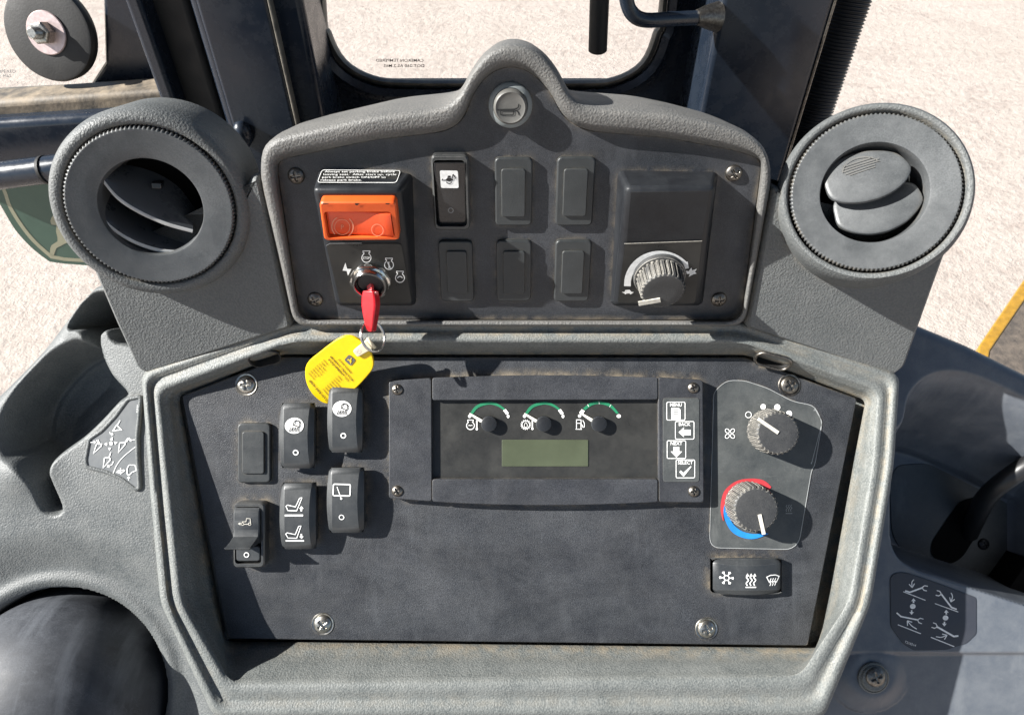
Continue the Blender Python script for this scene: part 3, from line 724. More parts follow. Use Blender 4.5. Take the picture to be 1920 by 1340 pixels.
# ---- climate overlay and knobs on the lower panel
pr = Pr(L, .0, eps=.0004)
ov = [(1337, 765), (1337, 735), (1362, 713), (1395, 713), (1440, 728), (1485, 752), (1526, 760), (1541, 790), (1527, 872), (1521, 880), (1498, 1015), (1482, 1029), (1340, 1026), (1330, 1015)]
pr.poly(rpoly(ov, 12, 3)); ovo = pr.make('climate_overlay', M['decal_grey'], con)
pr = Pr(L, .0, eps=.0007); pr.line(rpoly(ov, 12, 3), 1.1, True); pr.line(rpoly([(1520, 872), (1541, 790), (1526, 764)], 6, 3), 1.0); pr.make('overlay_edge', M['grey_print'], ovo)
pr = Pr(L, .0, eps=.0009).space(1280, 680, 2.912)
pr.ring(357, 283, 16, 4); pr.disc(437, 239, 15); pr.disc(514, 242, 17); pr.disc(578, 277, 17)
for a in (45, 135, 225, 315):
    ca, sa = math.cos(math.radians(a)), math.sin(math.radians(a))
    pr.line([(256+x*ca-y*sa, 385+x*sa+y*ca) for x, y in circ(20, 0, 13, 12, 10)], 3.5, True)
pr.make('fan_marks', M['white'], ovo)
pr = Pr(L, .0, eps=.0009).space(1280, 680, 2.912)
for x0 in (566, 578, 590): pr.line(catmull([(x0, 810), (x0-4, 800), (x0+4, 790), (x0-4, 782), (x0+3, 772)], 3), 3)
pr.line([(560, 820), (596, 820)], 3); pr.make('heat_mark', M['grey_print'], ovo)
pr = Pr(L, .0, eps=.0008).space(1280, 680, 2.912)
c0 = (385, 800)
def band(pr, pts_o, pts_i): pr.m.add([pr.mp(p) for p in pts_o+pts_i], [(i, i+1, len(pts_o)+i+1, len(pts_o)+i) for i in range(len(pts_o)-1)])
po = [(cx_, cy_) for cx_, cy_ in catmull([(218, 860), (205, 790), (225, 700), (290, 645), (370, 630), (440, 640), (482, 675)], 5)]
pi_ = catmull([(222, 860), (222, 800), (250, 725), (305, 680), (375, 665), (430, 672), (470, 697)], 5); band(pr, po, pi_); pr.make('warm_band', M['red_print'], ovo)
pr = Pr(L, .0, eps=.0010).space(1280, 680, 2.912)
po = catmull([(248, 722), (222, 790), (228, 850), (262, 915), (320, 950), (390, 958), (470, 930)], 5); pi_ = catmull([(252, 722), (244, 790), (254, 845), (285, 890), (330, 920), (390, 932), (440, 925)], 5); band(pr, po, pi_); pr.make('cool_band', M['blue_print'], ovo)
knob(L, 1459, 812, 40, .021, 'fan_knob', [(1421, 785), (1459, 811), 6.5], label='ribbed black fan speed knob, the upper of two')
knob(L, 1418, 955, 42, .021, 'temperature_knob', [(1424, 964), (1432, 1001), 6.5], label='ribbed black temperature knob ringed in red and blue')

# ---- tall rocker switches on the lower panel
def rocker(cu, cv, wpx, hpx, H, horiz=False, rot=0., tip=0., label=None):
    x, y = L.px(cu, cv, H); k = (D-H)/F; w, hh = wpx*k, hpx*k
    fr = L.at(x, y, 0, math.radians(90 if horiz else rot))
    if horiz: w, hh = hh, w
    # base housing
    b = MB().plate(fr, rrect(0, 0, w*.88, hh*.86, .003), 0, H*.55, .0008)
    o = mk('rocker_switch', b, M['gloss'], con, label=label)
    zt = lambda X, Y: H - .0040*(Y/(hh/2))**2 + tip*Y/(hh/2)
    m_ = MB(); loops = []; n = 20
    for i in range(n+1):
        t = -1+2*i/n; yy = t*hh/2; e = 1-max(0, abs(t)-.9)*.6
        ww = w/2*(.93+.07*(1-t*t))*e; z = zt(0, yy); fl = ww*(.70+.12*t*t); z0 = H*.45
        drop = .0024 if abs(t) < 1 else .0034
        zz = z - (.0010 if abs(t) > .99 else 0)
        loops.append([fr.g(-ww*.97, yy, z0), fr.g(-ww, yy, z0+.0015), fr.g(-ww, yy, zz-drop-.0015), fr.g(-ww*.965, yy, zz-drop), fr.g(-fl-.0003, yy, zz-.0005), fr.g(-fl+.0006, yy, zz), fr.g(fl-.0006, yy, zz), fr.g(fl+.0003, yy, zz-.0005), fr.g(ww*.965, yy, zz-drop), fr.g(ww, yy, zz-drop-.0015), fr.g(ww, yy, z0+.0015), fr.g(ww*.97, yy, z0)])
    m_.loft(loops, False); c_ = 12
    m_.f.append(tuple(range(c_))); m_.f.append(tuple(reversed(range(len(m_.v)-c_, len(m_.v)))))
    r = mk('rocker', m_, M['rocker'], o, smooth=28)
    hf_ = (lambda X, Y: zt(0, -(X-x))) if horiz else (lambda X, Y: zt(0, Y-y))
    return o, r, Pr(L, H-.001, hf=hf_, eps=.0004), Pr(L, H-.001, hf=hf_, eps=.0009)
sp5 = (400, 680, 5.956)
for (cu, cv, dx, dy, lab) in ((554, 818, 0, 0, 'rocker switch with a work light symbol, the lower left of two'), (645, 788, 532, -188, 'rocker switch with a work light symbol, partly over the yellow tag')):
    o, r, p1, p2 = rocker(cu, cv, 68, 123, .0145, rot=0, label=lab)
    p1.space(*sp5); p1.disc(908+dx, 700+dy, 105, 88); p1.ring(921+dx, 1000+dy, 26, 12); p1.make('symbol_disc', M['white'], r)
    p2.space(*sp5); p2.line([(898+dx, 692+dy), (958+dx, 712+dy), (968+dx, 700+dy), (972+dx, 670+dy), (955+dx, 648+dy), (930+dx, 640+dy), (908+dx, 655+dy)], 13, True)
    for (xa, xb) in ((878, 852), (903, 886), (928, 920), (953, 954)): p2.line([(xa+dx, 716+dy), (xb+dx, 766+dy)], 12)
    p2.make('lamp_symbol', M['black_print'], r)
sp6 = (400, 870, 5.956)
o, r, p1, p2 = rocker(556, 970, 70, 124, .015, label='rocker switch with two white seat symbols')
p1.space(*sp6)
for dx, dy, up in ((0, 0, 1), (-6, 310, 0)):
    p1.line([(988+dx, 374+dy), (964+dx, 377+dy), (922+dx, 472+dy), (832+dx, 452+dy), (816+dx, 466+dy), (838+dx, 512+dy), (936+dx, 515+dy), (988+dx, 380+dy)], 9, True)
    if up: p1.arrow(988, 520, 988, 464, 18, 25, 28)
    else: p1.arrow(984, 775, 984, 832, 18, 25, 28)
p1.line([(804, 566), (1008, 566)], 20); p1.line([(804, 855), (1010, 855)], 18); p1.make('seat_symbol', M['white'], r)
o, r, p1, p2 = rocker(646, 940, 72, 122, .0145, label='rocker switch with a window wiper symbol')
p1.space(*sp6); p1.line(rpoly([(1342, 220), (1532, 225), (1530, 350), (1342, 346)], 16, 3), 13, True); p1.line([(1383, 250), (1432, 378)], 8); p1.disc(1433, 380, 11); p1.ring(1433, 590, 26, 9); p1.make('wiper_symbol', M['white'], r)
o, r, p1, p2 = rocker(1404, 1083, 131, 70, .0105, horiz=True, label='wide rocker switch with cooling, heat and defrost symbols')
p1.space(1280, 680, 2.912)
for a in range(0, 180, 60):
    ca, sa = math.cos(math.radians(a)), math.sin(math.radians(a)); cx, cy = 240, 1173
    for s_ in (1, -1):
        p1.line([(cx+s_*14*ca, cy+s_*14*sa), (cx+s_*38*ca, cy+s_*38*sa)], 4.5)
        for q in (28, -28):
            b_ = math.radians(a+q+ (0 if s_ > 0 else 180)); p1.line([(cx+s_*24*ca, cy+s_*24*sa), (cx+s_*24*ca+13*math.cos(b_), cy+s_*24*sa+13*math.sin(b_))], 4)
p1.line([(240+15*math.cos(math.radians(a)), 1173+15*math.sin(math.radians(a))) for a in range(0, 360, 60)], 4.5, True)
for x0 in (350, 370, 390):
    p1.line(catmull([(x0, 1212), (x0-6, 1198), (x0+6, 1182), (x0-5, 1168), (x0+1, 1155)], 3), 6); p1.arrow(x0, 1165, x0+1, 1145, 3, 9, 16)
p1.line([(340, 1221), (398, 1221)], 6)
p1.line([(458, 1168), (480, 1159), (510, 1159), (532, 1168), (516, 1198), (508, 1194), (482, 1194), (474, 1198)], 5, True)
for x0 in (482, 496, 510): p1.line(catmull([(x0-6, 1216), (x0, 1204), (x0-5, 1192), (x0+2, 1176)], 3), 5)
p1.make('climate_symbols', M['white'], r)

# ---- toggle with a finger lever
h = .010
x, y, w, hh = L.bb(437, 942, 496, 1064, h); lp = rrect(x, y, w, hh, .0035); li = rrect(x-.0006, y, w*.84, hh*.88, .0025)
m_ = MB().loft([[L.g(a, b, 0) for a, b in lp], [L.g(a, b, h-.001) for a, b in lp], [L.g(a, b, h) for a, b in inset(lp, .001)], [L.g(a, b, h) for a, b in li], [L.g(a, b, h-.007) for a, b in li]], True, False, True)
tg = mk('lever_switch', m_, M['gloss_frame'], con, label='black lever switch with a loader symbol and a flipped out finger tab')
m_ = MB()
# body: upper slab curling into the finger tab
x0, x1 = x-.0104, x+.0088
prof = [(y+hh*.425, .004), (y+hh*.425, .0105), (y+hh*.37, .0125), (y+hh*.24, .0130), (y+hh*.10, .0125), (y-hh*.0, .0140), (y-hh*.05, .0185), (y-hh*.105, .0250), (y-hh*.12, .0262), (y-hh*.14, .0252), (y-hh*.12, .0190), (y-hh*.11, .0140), (y-hh*.11, .009), (y-hh*.11, .004)]
loops = []
for sx, e in ((x0, .0008), (x0+.0008, 0), (x1-.0008, 0), (x1, .0008)):
    loops.append([L.g(sx - max(0, hz-.0145)*.16, yy-(e if 0 < i < 8 else -e), hz-e*.6) for i, (yy, hz) in enumerate(prof)])
m_.loft(loops, True, True, True)
lv = mk('finger_tab', m_, M['rocker'], tg, smooth=40, bevel=.0006)
m_ = MB().plate(L, rrect(x-.0008, y-hh*.285, w*.78, hh*.24, .0025), .002, .0095, .001); mk('rocker', m_, M['rocker'], tg)
pr = Pr(L, .0098, eps=.0002).space(*sp6); pr.ring(370, 1010, 25, 9); pr.make('off_mark', M['white'], tg)
pr = Pr(L, .0132, eps=.0003).space(*sp6)
pr.line([(325, 655), (325, 640), (365, 640), (372, 603), (412, 605), (416, 655)], 6); pr.line([(345, 668), (392, 668)], 6); pr.ring(328, 665, 14, 5); pr.ring(406, 665, 14, 5); pr.poly([(275, 662), (305, 645), (302, 655), (318, 662), (302, 668), (305, 680)])
pr.make('loader_symbol', M['cream'], tg)

# ================================================================== monitor
mon = empty('instrument_monitor', L.pt(1025, 825, 0), 'black instrument monitor with three gauges and a small unlit green screen', 'monitor')
HM = .0085
def prect(fr, u0, v0, u1, v1, h, r=.0012): return rrect(*fr.bb(u0, v0, u1, v1, h), r, 3)
sc4 = (700, 680, 2.978)
# end blocks
def blockpoly(pts, h, d=.0024): return ccw(rpoly([L.px(u, v, h) for u, v in pts], d, 3))
hl = mk('end_block', MB().plate(L, blockpoly([(729, 714), (809, 708), (810, 940), (729, 934)], HM), 0, HM, .0007), M['panel_up'], mon)
hr = mk('end_block', MB().plate(L, blockpoly([(1234, 707), (1318, 712), (1320, 942), (1235, 941)], HM), 0, HM, .0007), M['panel_up'], mon)
top = [(810.5, 708)]+[(u, 708-4.5*math.sin(math.pi*(u-810)/424)) for u in range(840, 1230, 30)]+[(1233.5, 707), (1233.5, 749), (810.5, 750)]
mk('top_rail', MB().plate(L, blockpoly(top, HM+.0006, .0018), 0, HM+.0006, .0006), M['panel_up'], mon)
bot = [(810.5, 898), (1233.5, 898), (1233.5, 941)]+[(u, 941+6*math.sin(math.pi*(u-810)/424)) for u in range(1210, 830, -30)]+[(810.5, 940)]
mk('bottom_rail', MB().plate(L, blockpoly(bot, HM+.0006, .0018), 0, HM+.0006, .0006), M['panel_up'], mon)
face_h = .0045
fm = MB(); q = [L.px(u, v, face_h) for u, v in ((805, 745), (1239, 745), (1239, 903), (805, 903))]
fm.loft([[L.g(a, b, 0) for a, b in q], [L.g(a, b, face_h) for a, b in q]], True, False, True); face = mk('gauge_face', fm, M['plate'], mon, smooth=0)
for (u, v, o_, rot) in ((745, 730, hl, .2), (745, 920, hl, .6), (1300, 727, hr, .3), (1301, 921, hr, .1)):
    x, y = L.px(u, v, HM); screw_mesh(L.at(x, y, HM-.0008, rot), 10.5*(D-HM)/F, 'screw', M['dark_steel'], o_)
sp3 = (860, 740, 6.0)
for gi, (dx, kind) in enumerate(((0, 'engine'), (617, 'gear'), (1240, 'fuel'))):
    pr = Pr(L, face_h, eps=.0003).space(*sp3)
    c = (345+dx, 325)
    if kind != 'fuel':
        po = catmull([(125+dx, 212), (200+dx, 118), (345+dx, 76), (450+dx, 105), (522+dx, 157)], 6); pi_ = catmull([(158+dx, 216), (225+dx, 142), (345+dx, 108), (440+dx, 130), (505+dx, 172)], 6)
    else:
        po = catmull([(1398, 152), (1480, 90), (1580, 70), (1710, 105), (1800, 205)], 6); pi_ = catmull([(1424, 172), (1500, 118), (1580, 102), (1690, 132), (1775, 212)], 6)
    band(pr, po, pi_); ga = pr.make('gauge_arc', M['green'], mon)
    pr = Pr(L, face_h, eps=.0004).space(*sp3)
    if kind != 'fuel':
        pr.poly([(500+dx, 175), (530+dx, 158), (566+dx, 208), (535+dx, 222)]); pr.poly(circ(556+dx, 240, 15, 14, 20)); pr.disc(124+dx, 240, 18)
    else:
        pr.poly([(1362, 210), (1358, 195), (1385, 160), (1418, 182), (1395, 215)]); pr.disc(1360, 236, 18); pr.poly(circ(1800, 238, 24, 16, 20))
        for a, b in (((1450, 108), (1462, 132)), ((1578, 72), (1580, 102)), ((1712, 110), (1696, 135))): pr.line([a, b], 5)
    if kind == 'engine':
        pr.line([(103, 282), (163, 282), (163, 300), (155, 306)]+arc(133, 345, 44, 60, -240, 20)+[(111, 306), (103, 300)], 8, True); pr.line([(110, 345), (122, 340), (133, 346), (145, 340), (156, 345)], 6); pr.line([(204, 285), (204, 375)], 14); pr.disc(204, 384, 13)
    if kind == 'gear':
        pr.ring(755, 335, 43, 8)
        for a in range(0, 360, 24): pr.line([(755+46*math.cos(math.radians(a)), 335+46*math.sin(math.radians(a))), (755+58*math.cos(math.radians(a)), 335+58*math.sin(math.radians(a)))], 9)
        pr.line(catmull([(755, 308), (738, 340), (742, 358), (755, 364), (768, 358), (772, 340)], 3, True), 5, True); pr.line([(829, 285), (829, 372)], 14); pr.disc(829, 380, 13)
    if kind == 'fuel':
        pr.line([(1325, 385), (1325, 280), (1376, 280), (1376, 385)], 8, True); pr.line([(1325, 318), (1376, 318)], 7); pr.line([(1315, 386), (1386, 386)], 8); pr.line([(1376, 330), (1390, 340), (1396, 362), (1412, 362), (1415, 320), (1395, 285)], 8)
    pr.make('gauge_marks', M['white'], ga)
    # needle and hub, standing off the face
    nh = face_h+.0032
    A, B_, C_ = ((118+dx, 208), (258+dx, 276), (240+dx, 306)) if kind != 'fuel' else ((1370, 205), (1512, 272), (1494, 304))
    nd = MB(); pts = [A, (A[0]+14, A[1]-2), B_, (345+dx, 320), C_, (A[0]+4, A[1]+14)] if kind != 'fuel' else [A, (A[0]+14, A[1]-2), B_, (1580, 320), C_, (A[0]+4, A[1]+14)]
    q = [L.px(sp3[0]+a/6, sp3[1]+b/6, nh) for a, b in pts]; q = ccw(q)
    nd.loft([[L.g(a, b, nh-.0008) for a, b in q], [L.g(a, b, nh) for a, b in q]], True, True, True); mk('needle', nd, M['needle'], ga, smooth=0)
    hx, hy = L.px(sp3[0]+(340+dx)/6, sp3[1]+328/6, nh+.002); R = 14.6*(D-nh)/F
    mk('needle_hub', MB().lathe(L.at(hx, hy, 0), [(R*1.0, face_h), (R, nh+.0012), (R*.97, nh+.0018), (R*.9, nh+.002), (.0004, nh+.002)], 32), M['box'], ga)
x, y, w, hh = L.bb(941, 824, 1103, 874, face_h); m_ = MB().plate(L, rrect(x, y, w, hh, .0006, 2), face_h-.001, face_h+.0005, .0003, 2); lcd = mk('screen', m_, M['lcd'], mon)
# button overlay
m_ = MB().plate(L, prect(L, 1243, 746, 1311, 903, HM, .002), HM-.0005, HM+.0004, .0002, 2); bo = mk('button_overlay', m_, M['decal_grey'], mon)
for name, (x0, y0, x1, y1) in (('MENU', (1638, 219, 1740, 319)), ('BACK', (1686, 327, 1790, 425)), ('NEXT', (1640, 434, 1744, 533)), ('SELECT', (1690, 541, 1794, 641))):
    pr = Pr(L, HM+.0004, eps=.0003).space(*sc4)
    pr.line(rpoly([(x0, y0), (x1, y0), (x1, y1), (x0, y1)], 8, 3), 4, True); cx = (x0+x1)/2
    pr.text(name, cx, y0+24, 26, bold=.02, ctr=True, width=(66 if name != 'SELECT' else 84))
    if name == 'MENU': pr.poly([(cx-26, y0+32), (cx+16, y0+32), (cx+26, y0+42), (cx+26, y0+95), (cx-26, y0+95)])
    if name == 'BACK': pr.poly([(cx-34, y0+60), (cx-4, y0+32), (cx-4, y0+46), (cx+34, y0+46), (cx+34, y0+76), (cx-4, y0+76), (cx-4, y0+88)])
    if name == 'NEXT': pr.poly([(cx-17, y0+34), (cx+16, y0+34), (cx+16, y0+60), (cx+32, y0+60), (cx, y0+94), (cx-32, y0+60), (cx-17, y0+60)])
    if name == 'SELECT': pr.poly([(cx-34, y0+68), (cx-26, y0+58), (cx-12, y0+72), (cx+30, y0+34), (cx+34, y0+38), (cx-10, y0+94)])
    b = pr.make('button_print', M['white'], bo)
    if name == 'MENU':
        p2 = Pr(L, HM+.0004, eps=.0005).space(*sc4)
        for k in range(5): p2.line([(cx-14, y0+45+k*10), (cx+14, y0+45+k*10)], 3)
        p2.make('menu_lines', M['plate'], bo)

# ================================================================== ignition key, ring and tag
kb = kf.g(0, -.001, .005)
ptip = P(696, 621, .044)
def keysec(p, axis, wd, w, th, sk=0.):
    t = axis.cross(wd).normalized()
    return [p + wd*w*a + t*th*b for a, b in ((-1, -.75), (-.8, -1), (.8, -1), (1, -.75), (1, .75), (.8, 1), (-.8, 1), (-1, .75))]
axis = (ptip-kb).normalized(); wd_ = Vector((.86, .10, .5)); wd_ = (wd_-axis*wd_.dot(axis)).normalized()
Lk = (ptip-kb).length; m_ = MB(); loops = []
for t, w_, th in ((-.02, .0030, .0012), (.12, .0034, .0013), (.14, .0068, .0030), (.30, .0086, .0032), (.45, .0088, .0031), (.70, .0068, .0030), (.95, .0042, .0028), (1.0, .0034, .0022)):
    loops.append(keysec(kb+axis*Lk*t, axis, wd_, w_*.72, th))
m_.loft(loops, True, True, True)
key = tag(mk('ignition_key', m_, M['red_key'], None, smooth=30, bevel=.0004), 'red plastic ignition key turned in the chrome lock', 'key')
rc_ = P(699, 631, ptip.z-.002); n_ = Vector((.72, .22, .66)).normalized(); e1 = Vector((0, 1, 0)); e1 = (e1-n_*e1.dot(n_)).normalized(); e2 = n_.cross(e1)
m_ = MB(); pts = []
for k in range(2*40+1):
    a = 2*math.pi*k/40; pts.append(rc_+e1*(.0108*math.cos(a))+e2*(.0098*math.sin(a))+n_*(k/40*.0011-.0011))
m_.tube(pts, .00062, 8)
tag(mk('key_ring', m_, M['ring'], None, smooth=60), 'thin split steel ring hanging from the red key', 'key ring')
tz = .0275
TG = Fr(P(640, 640, tz), P(692, 700, .0165)-P(640, 640, tz), P(640, 640, tz)-P(600, 740, .0035))
tp = catmull([(575, 683), (600, 660), (628, 639), (648, 630), (668, 634), (688, 650), (699, 672), (699, 690), (686, 708), (663, 731), (630, 752), (608, 756), (585, 738), (573, 712)], 4, True)
m_ = MB().plate(TG, ccw([TG.px(u, v, .001) for u, v in tp]), -.0009, .0009, .0006, 3, cap0=True)
tg_ = tag(mk('key_tag', m_, M['yellow'], None), 'yellow plastic key tag with small print, hanging on the key ring', 'key tag')
sp8 = (540, 580, 7.055)
m_ = MB(); q = [(858, 545), (1042, 395), (1128, 512), (925, 625)]
pr = Pr(TG, .0009, eps=.0004).space(*sp8)
q2 = ccw([TG.px(*pr.s(*p), .0015) for p in rpoly(q, 25, 3)])
cl = mk('clip', MB().plate(TG, q2, .0009, .0028, .0006, 2), M['clip'], tg_)
pr = Pr(TG, .003, eps=.0001).space(*sp8); pr.ring(930, 555, 24, 8); pr.make('rivet', M['cream'], tg_)
mk('clip_fold', MB().tube([TG.g(*TG.px(*pr.s(*p), .002), .0016) for p in ((1045, 385), (1150, 515))], .0013, 8), M['clip'], tg_)
pr = Pr(TG, .0009, eps=.0004).space(*sp8)
pr.poly(rpoly([(745, 665), (810, 590), (895, 665), (830, 745)], 22, 3)); em = pr.make('emblem', M['horn_cap'], tg_)
pr = Pr(TG, .0009, eps=.0007).space(*sp8); pr.poly([(785, 660), (800, 648), (825, 660), (838, 630), (846, 632), (838, 668), (850, 690), (838, 688), (832, 718), (822, 690), (815, 672), (800, 668)]); pr.make('emblem_figure', M['yellow'], tg_)
pr = Pr(TG, .0009, eps=.0004).space(*sp8)
pr.text('JOHN DEERE', 662, 660, 32, rot=48, width=255, bold=.01)
pr.text('MURPHY TRACTOR', 556, 628, 34, rot=47.5, bold=.02, width=440); pr.text('& EQUIPMENT CO.', 528, 660, 34, rot=47.5, bold=.02, width=405)
pr.text('800-262-0123', 276, 945, 42, rot=49, bold=.015, width=390)
for i, t in enumerate(('Wichita', 'Topeka', 'Great Bend', 'Dodge City', 'Garden City', 'Kansas City', 'Park City', 'Sioux City')): pr.text(t, 462-i*27.5, 668+i*25, 28, rot=48, bold=.012)
for i, t in enumerate(('Omaha', 'Lincoln', 'Grand Island', 'North Platte', 'Norfolk', 'Kearney', 'Waterloo', 'Davenport')): pr.text(t, 655-i*28, 880+i*25, 28, rot=48, bold=.012)
pr.make('lettering', M['ink'], tg_)

# ================================================================== height field helper for the soft moulded side consoles
def sdp(X, Y, poly):
    p = np.array(poly); n = len(p); d = np.full(X.shape, 1e9); s = np.ones(X.shape)
    for i in range(n):
        a = p[i]; b = p[i-1]; e = b-a; wx = X-a[0]; wy = Y-a[1]
        t = np.clip((wx*e[0]+wy*e[1])/(e@e), 0, 1); bx_ = wx-e[0]*t; by_ = wy-e[1]*t
        d = np.minimum(d, bx_*bx_+by_*by_)
        c1 = Y >= a[1]; c2 = Y < b[1]; c3 = e[0]*wy > e[1]*wx
        s = np.where((c1 & c2 & c3) | (~c1 & ~c2 & ~c3), -s, s)
    return s*np.sqrt(d)
def ss(a, b, x):
    t = np.clip((x-a)/(b-a), 0, 1); return t*t*(3-2*t)
def pxy(pts, z): return [tuple(P(u, v, z)[:2]) for u, v in pts]
def field(name, x0, x1, y0, y1, step, fn, mat, cut=-.3):
    xs = np.arange(x0, x1, step); ys = np.arange(y0, y1, step); X, Y = np.meshgrid(xs, ys); Z = fn(X, Y)
    ny, nx = X.shape; keep = Z > cut
    idx = -np.ones(X.shape, int); idx[keep] = np.arange(keep.sum())
    m_ = MB(); m_.v = [Vector(p) for p in zip(X[keep], Y[keep], Z[keep])]
    A, B_, C_, E_ = idx[:-1, :-1], idx[:-1, 1:], idx[1:, 1:], idx[1:, :-1]
    ok = (A >= 0) & (B_ >= 0) & (C_ >= 0) & (E_ >= 0)
    m_.f = list(zip(A[ok].tolist(), B_[ok].tolist(), C_[ok].tolist(), E_[ok].tolist()))
    return mk(name, m_, mat, None, smooth=179)

# ---- left side console (moulded tray, sticker flange, boot opening)
zl = -.010
lout = pxy([(-160, 900), (0, 737), (75, 655), (150, 566), (182, 538), (208, 528), (330, 500), (620, 560), (640, 1500), (-160, 1500)], -.03)
lbowl = pxy(catmull([(8, 770), (30, 722), (75, 672), (118, 648), (150, 640), (185, 660), (215, 705), (246, 738), (228, 752), (196, 786), (162, 818), (118, 852), (105, 878), (112, 905), (128, 952), (98, 950), (78, 900), (48, 866), (22, 850), (5, 815)], 4, True), -.02)
lslot = pxy(catmull([(140, 612), (158, 578), (178, 558), (215, 552), (300, 560), (320, 640), (240, 640), (222, 616), (205, 622), (199, 640), (212, 690), (216, 706), (200, 702), (182, 660), (172, 628), (158, 616)], 3, True), -.03)
lring_c = P(118, 1296, -.02); lring_r = 196*(D+.02)/F
def f_left(X, Y):
    so_ = sdp(X, Y, lout)
    base = zl + .0*X
    base = base - .018*ss(.12, .26, -X-.14) * ss(-.12, .02, Y)             # outer shoulder a little lower
    yl = P(0, 955, zl)[1]
    # surface falls away towards the boot opening
    rr_ = np.hypot(X-lring_c[0], Y-lring_c[1])
    base = base - .012*ss(.0, 1, np.clip((lring_r+.05-rr_)/.05, 0, 1))
    base = base + .004*np.exp(-((rr_-lring_r-.006)/.006)**2)
    z = base
    b = sdp(X, Y, lbowl); z = z - .048*ss(.003, -.013, b) - .010*ss(-.012, -.05, b) + .002*np.exp(-((b+.014)/.003)**2)
    s_ = sdp(X, Y, lslot); z = z - .11*ss(.003, -.010, s_)
    z = np.where(rr_ < lring_r, z-.09*ss(0, .006, lring_r-rr_), z)
    lob = np.exp(-(((X-P(18, 905, 0)[0])/.024)**2+((Y-P(18, 885, 0)[1])/.020)**2)); z = z + .008*lob
    z = z - np.where(so_ > -.014, .014-np.sqrt(np.clip(.014**2-(so_+.014)**2, 0, None)), 0)*(so_ <= 0) - np.where(so_ > 0, .014+so_*14, 0)
    return z
lc = field('side_console', P(-60, 0, -.05)[0], P(420, 0, 0)[0], P(0, 1420, 0)[1], P(0, 500, -.05)[1], .0013, f_left, M['side'], cut=-.22)
tag(lc, 'grey moulded side console with a storage tray, left of the panels', 'side console')
# sticker and its surrounding lip
sp1 = (90, 720, 6.38)
def lmap(q, z): return P(sp1[0]+q[0]/sp1[2], sp1[1]+q[1]/sp1[2], z)
sz = zl+.0012
SL = Fr((0, 0, sz), (1, 0, 0), (0, 1, 0))
spoly = [(955, 180), (1108, 150), (1085, 400), (1062, 620), (1070, 900), (1092, 1240), (1050, 1262), (880, 1130), (700, 1050), (465, 990), (450, 900), (495, 655), (640, 560), (800, 390)]
pr = Pr(SL, 0, eps=.0).space(*sp1)
q = ccw([SL.px(*pr.s(*p), 0) for p in rpoly(spoly, 25, 3)])
st_ = mk('sticker', MB().plate(SL, q, -.004, 0, .0004, 2), M['sticker'], lc, label='slate sticker of white bucket symbols')
m_ = MB(); pth = [SL.g(*SL.px(*pr.s(*p), 0), -.0008) for p in rpoly(spoly, 30, 4)]; m_.tube(pth+[pth[0]], .0018, 8); mk('sticker_lip', m_, M['side'], lc, smooth=70)
pr = Pr(SL, 0, eps=.0004).space(*sp1)
pr.line([(825, 488), (780, 555), (882, 545)], 12, True); pr.line([(835, 485), (865, 432)], 12)
pr.line([(585, 712), (645, 715), (640, 740), (545, 828)], 12, True); pr.line([(582, 665), (600, 705)], 8); pr.line([(600, 660), (618, 700)], 8)
pr.line([(860, 702), (930, 692), (925, 720), (845, 815)], 12, True); pr.line([(925, 690), (960, 640)], 9); pr.line([(942, 690), (978, 638)], 9)
pr.line([(678, 882), (735, 872), (748, 890), (745, 910), (662, 998)], 12, True); pr.line([(735, 870), (755, 812)], 12)
pr.disc(757, 708, 22); pr.arrow(757, 680, 773, 628, 6, 20, 40); pr.arrow(740, 760, 738, 792, 6, 20, 34); pr.arrow(715, 715, 672, 715, 6, 20, 38); pr.arrow(800, 703, 838, 695, 6, 20, 38)
pr.varrow([(500, 695), (575, 692)], 8, 30); pr.varrow([(1045, 662), (975, 668)], 8, 30); pr.varrow([(740, 568), (750, 595), (785, 600)], 8, 30); pr.varrow([(785, 920), (770, 960), (710, 985)], 8, 30)
pr.line(catmull([(1055, 742), (900, 870), (820, 975), (775, 1085)], 5), 7)
pr.line(rpoly([(970, 965), (1045, 965), (1058, 1030), (1000, 1055), (990, 1080), (950, 1082), (948, 1010)], 14, 3), 10, True); pr.arrow(968, 1145, 968, 1098, 10, 22, 24)
pr.line([(872, 1000), (872, 1075)], 12); pr.line([(820, 1048), (880, 1060), (925, 1028)], 12); pr.line([(835, 1035), (915, 1022)], 10)
for k in range(5): pr.line([(1060+k*1.5, 335-k*20), (1092+k*1.5, 330-k*20)], 8)
pr.make('bucket_symbols', M['white'], lc)
# dome boot
bc = P(116, 1308, -.030)
bf = Fr(bc, (1, 0, 0), (0, 1, .0))
R = .082
prof = [(R*1.02, -.03)]+[(R*math.cos(a), R*.90*math.sin(a)) for a in np.linspace(0, 1.42, 22)]
m_ = MB().lathe(bf, prof, 96, cap1=True)
boot = tag(mk('lever_boot', m_, M['dome'], None, smooth=70), 'worn black domed boot in the side console at bottom left', 'boot')
kp_ = P(38, 1362, .012)
m_ = MB().lathe(Fr(kp_-Vector((0, 0, .012)), (1, 0, 0), (0, 1, 0)), [(.0165, -.01), (.016, .004), (.0145, .007), (.012, .0078), (.0108, .006), (.0105, -.002)], 48, cap1=True)
mk('collar', m_, M['gloss'], boot, smooth=60)

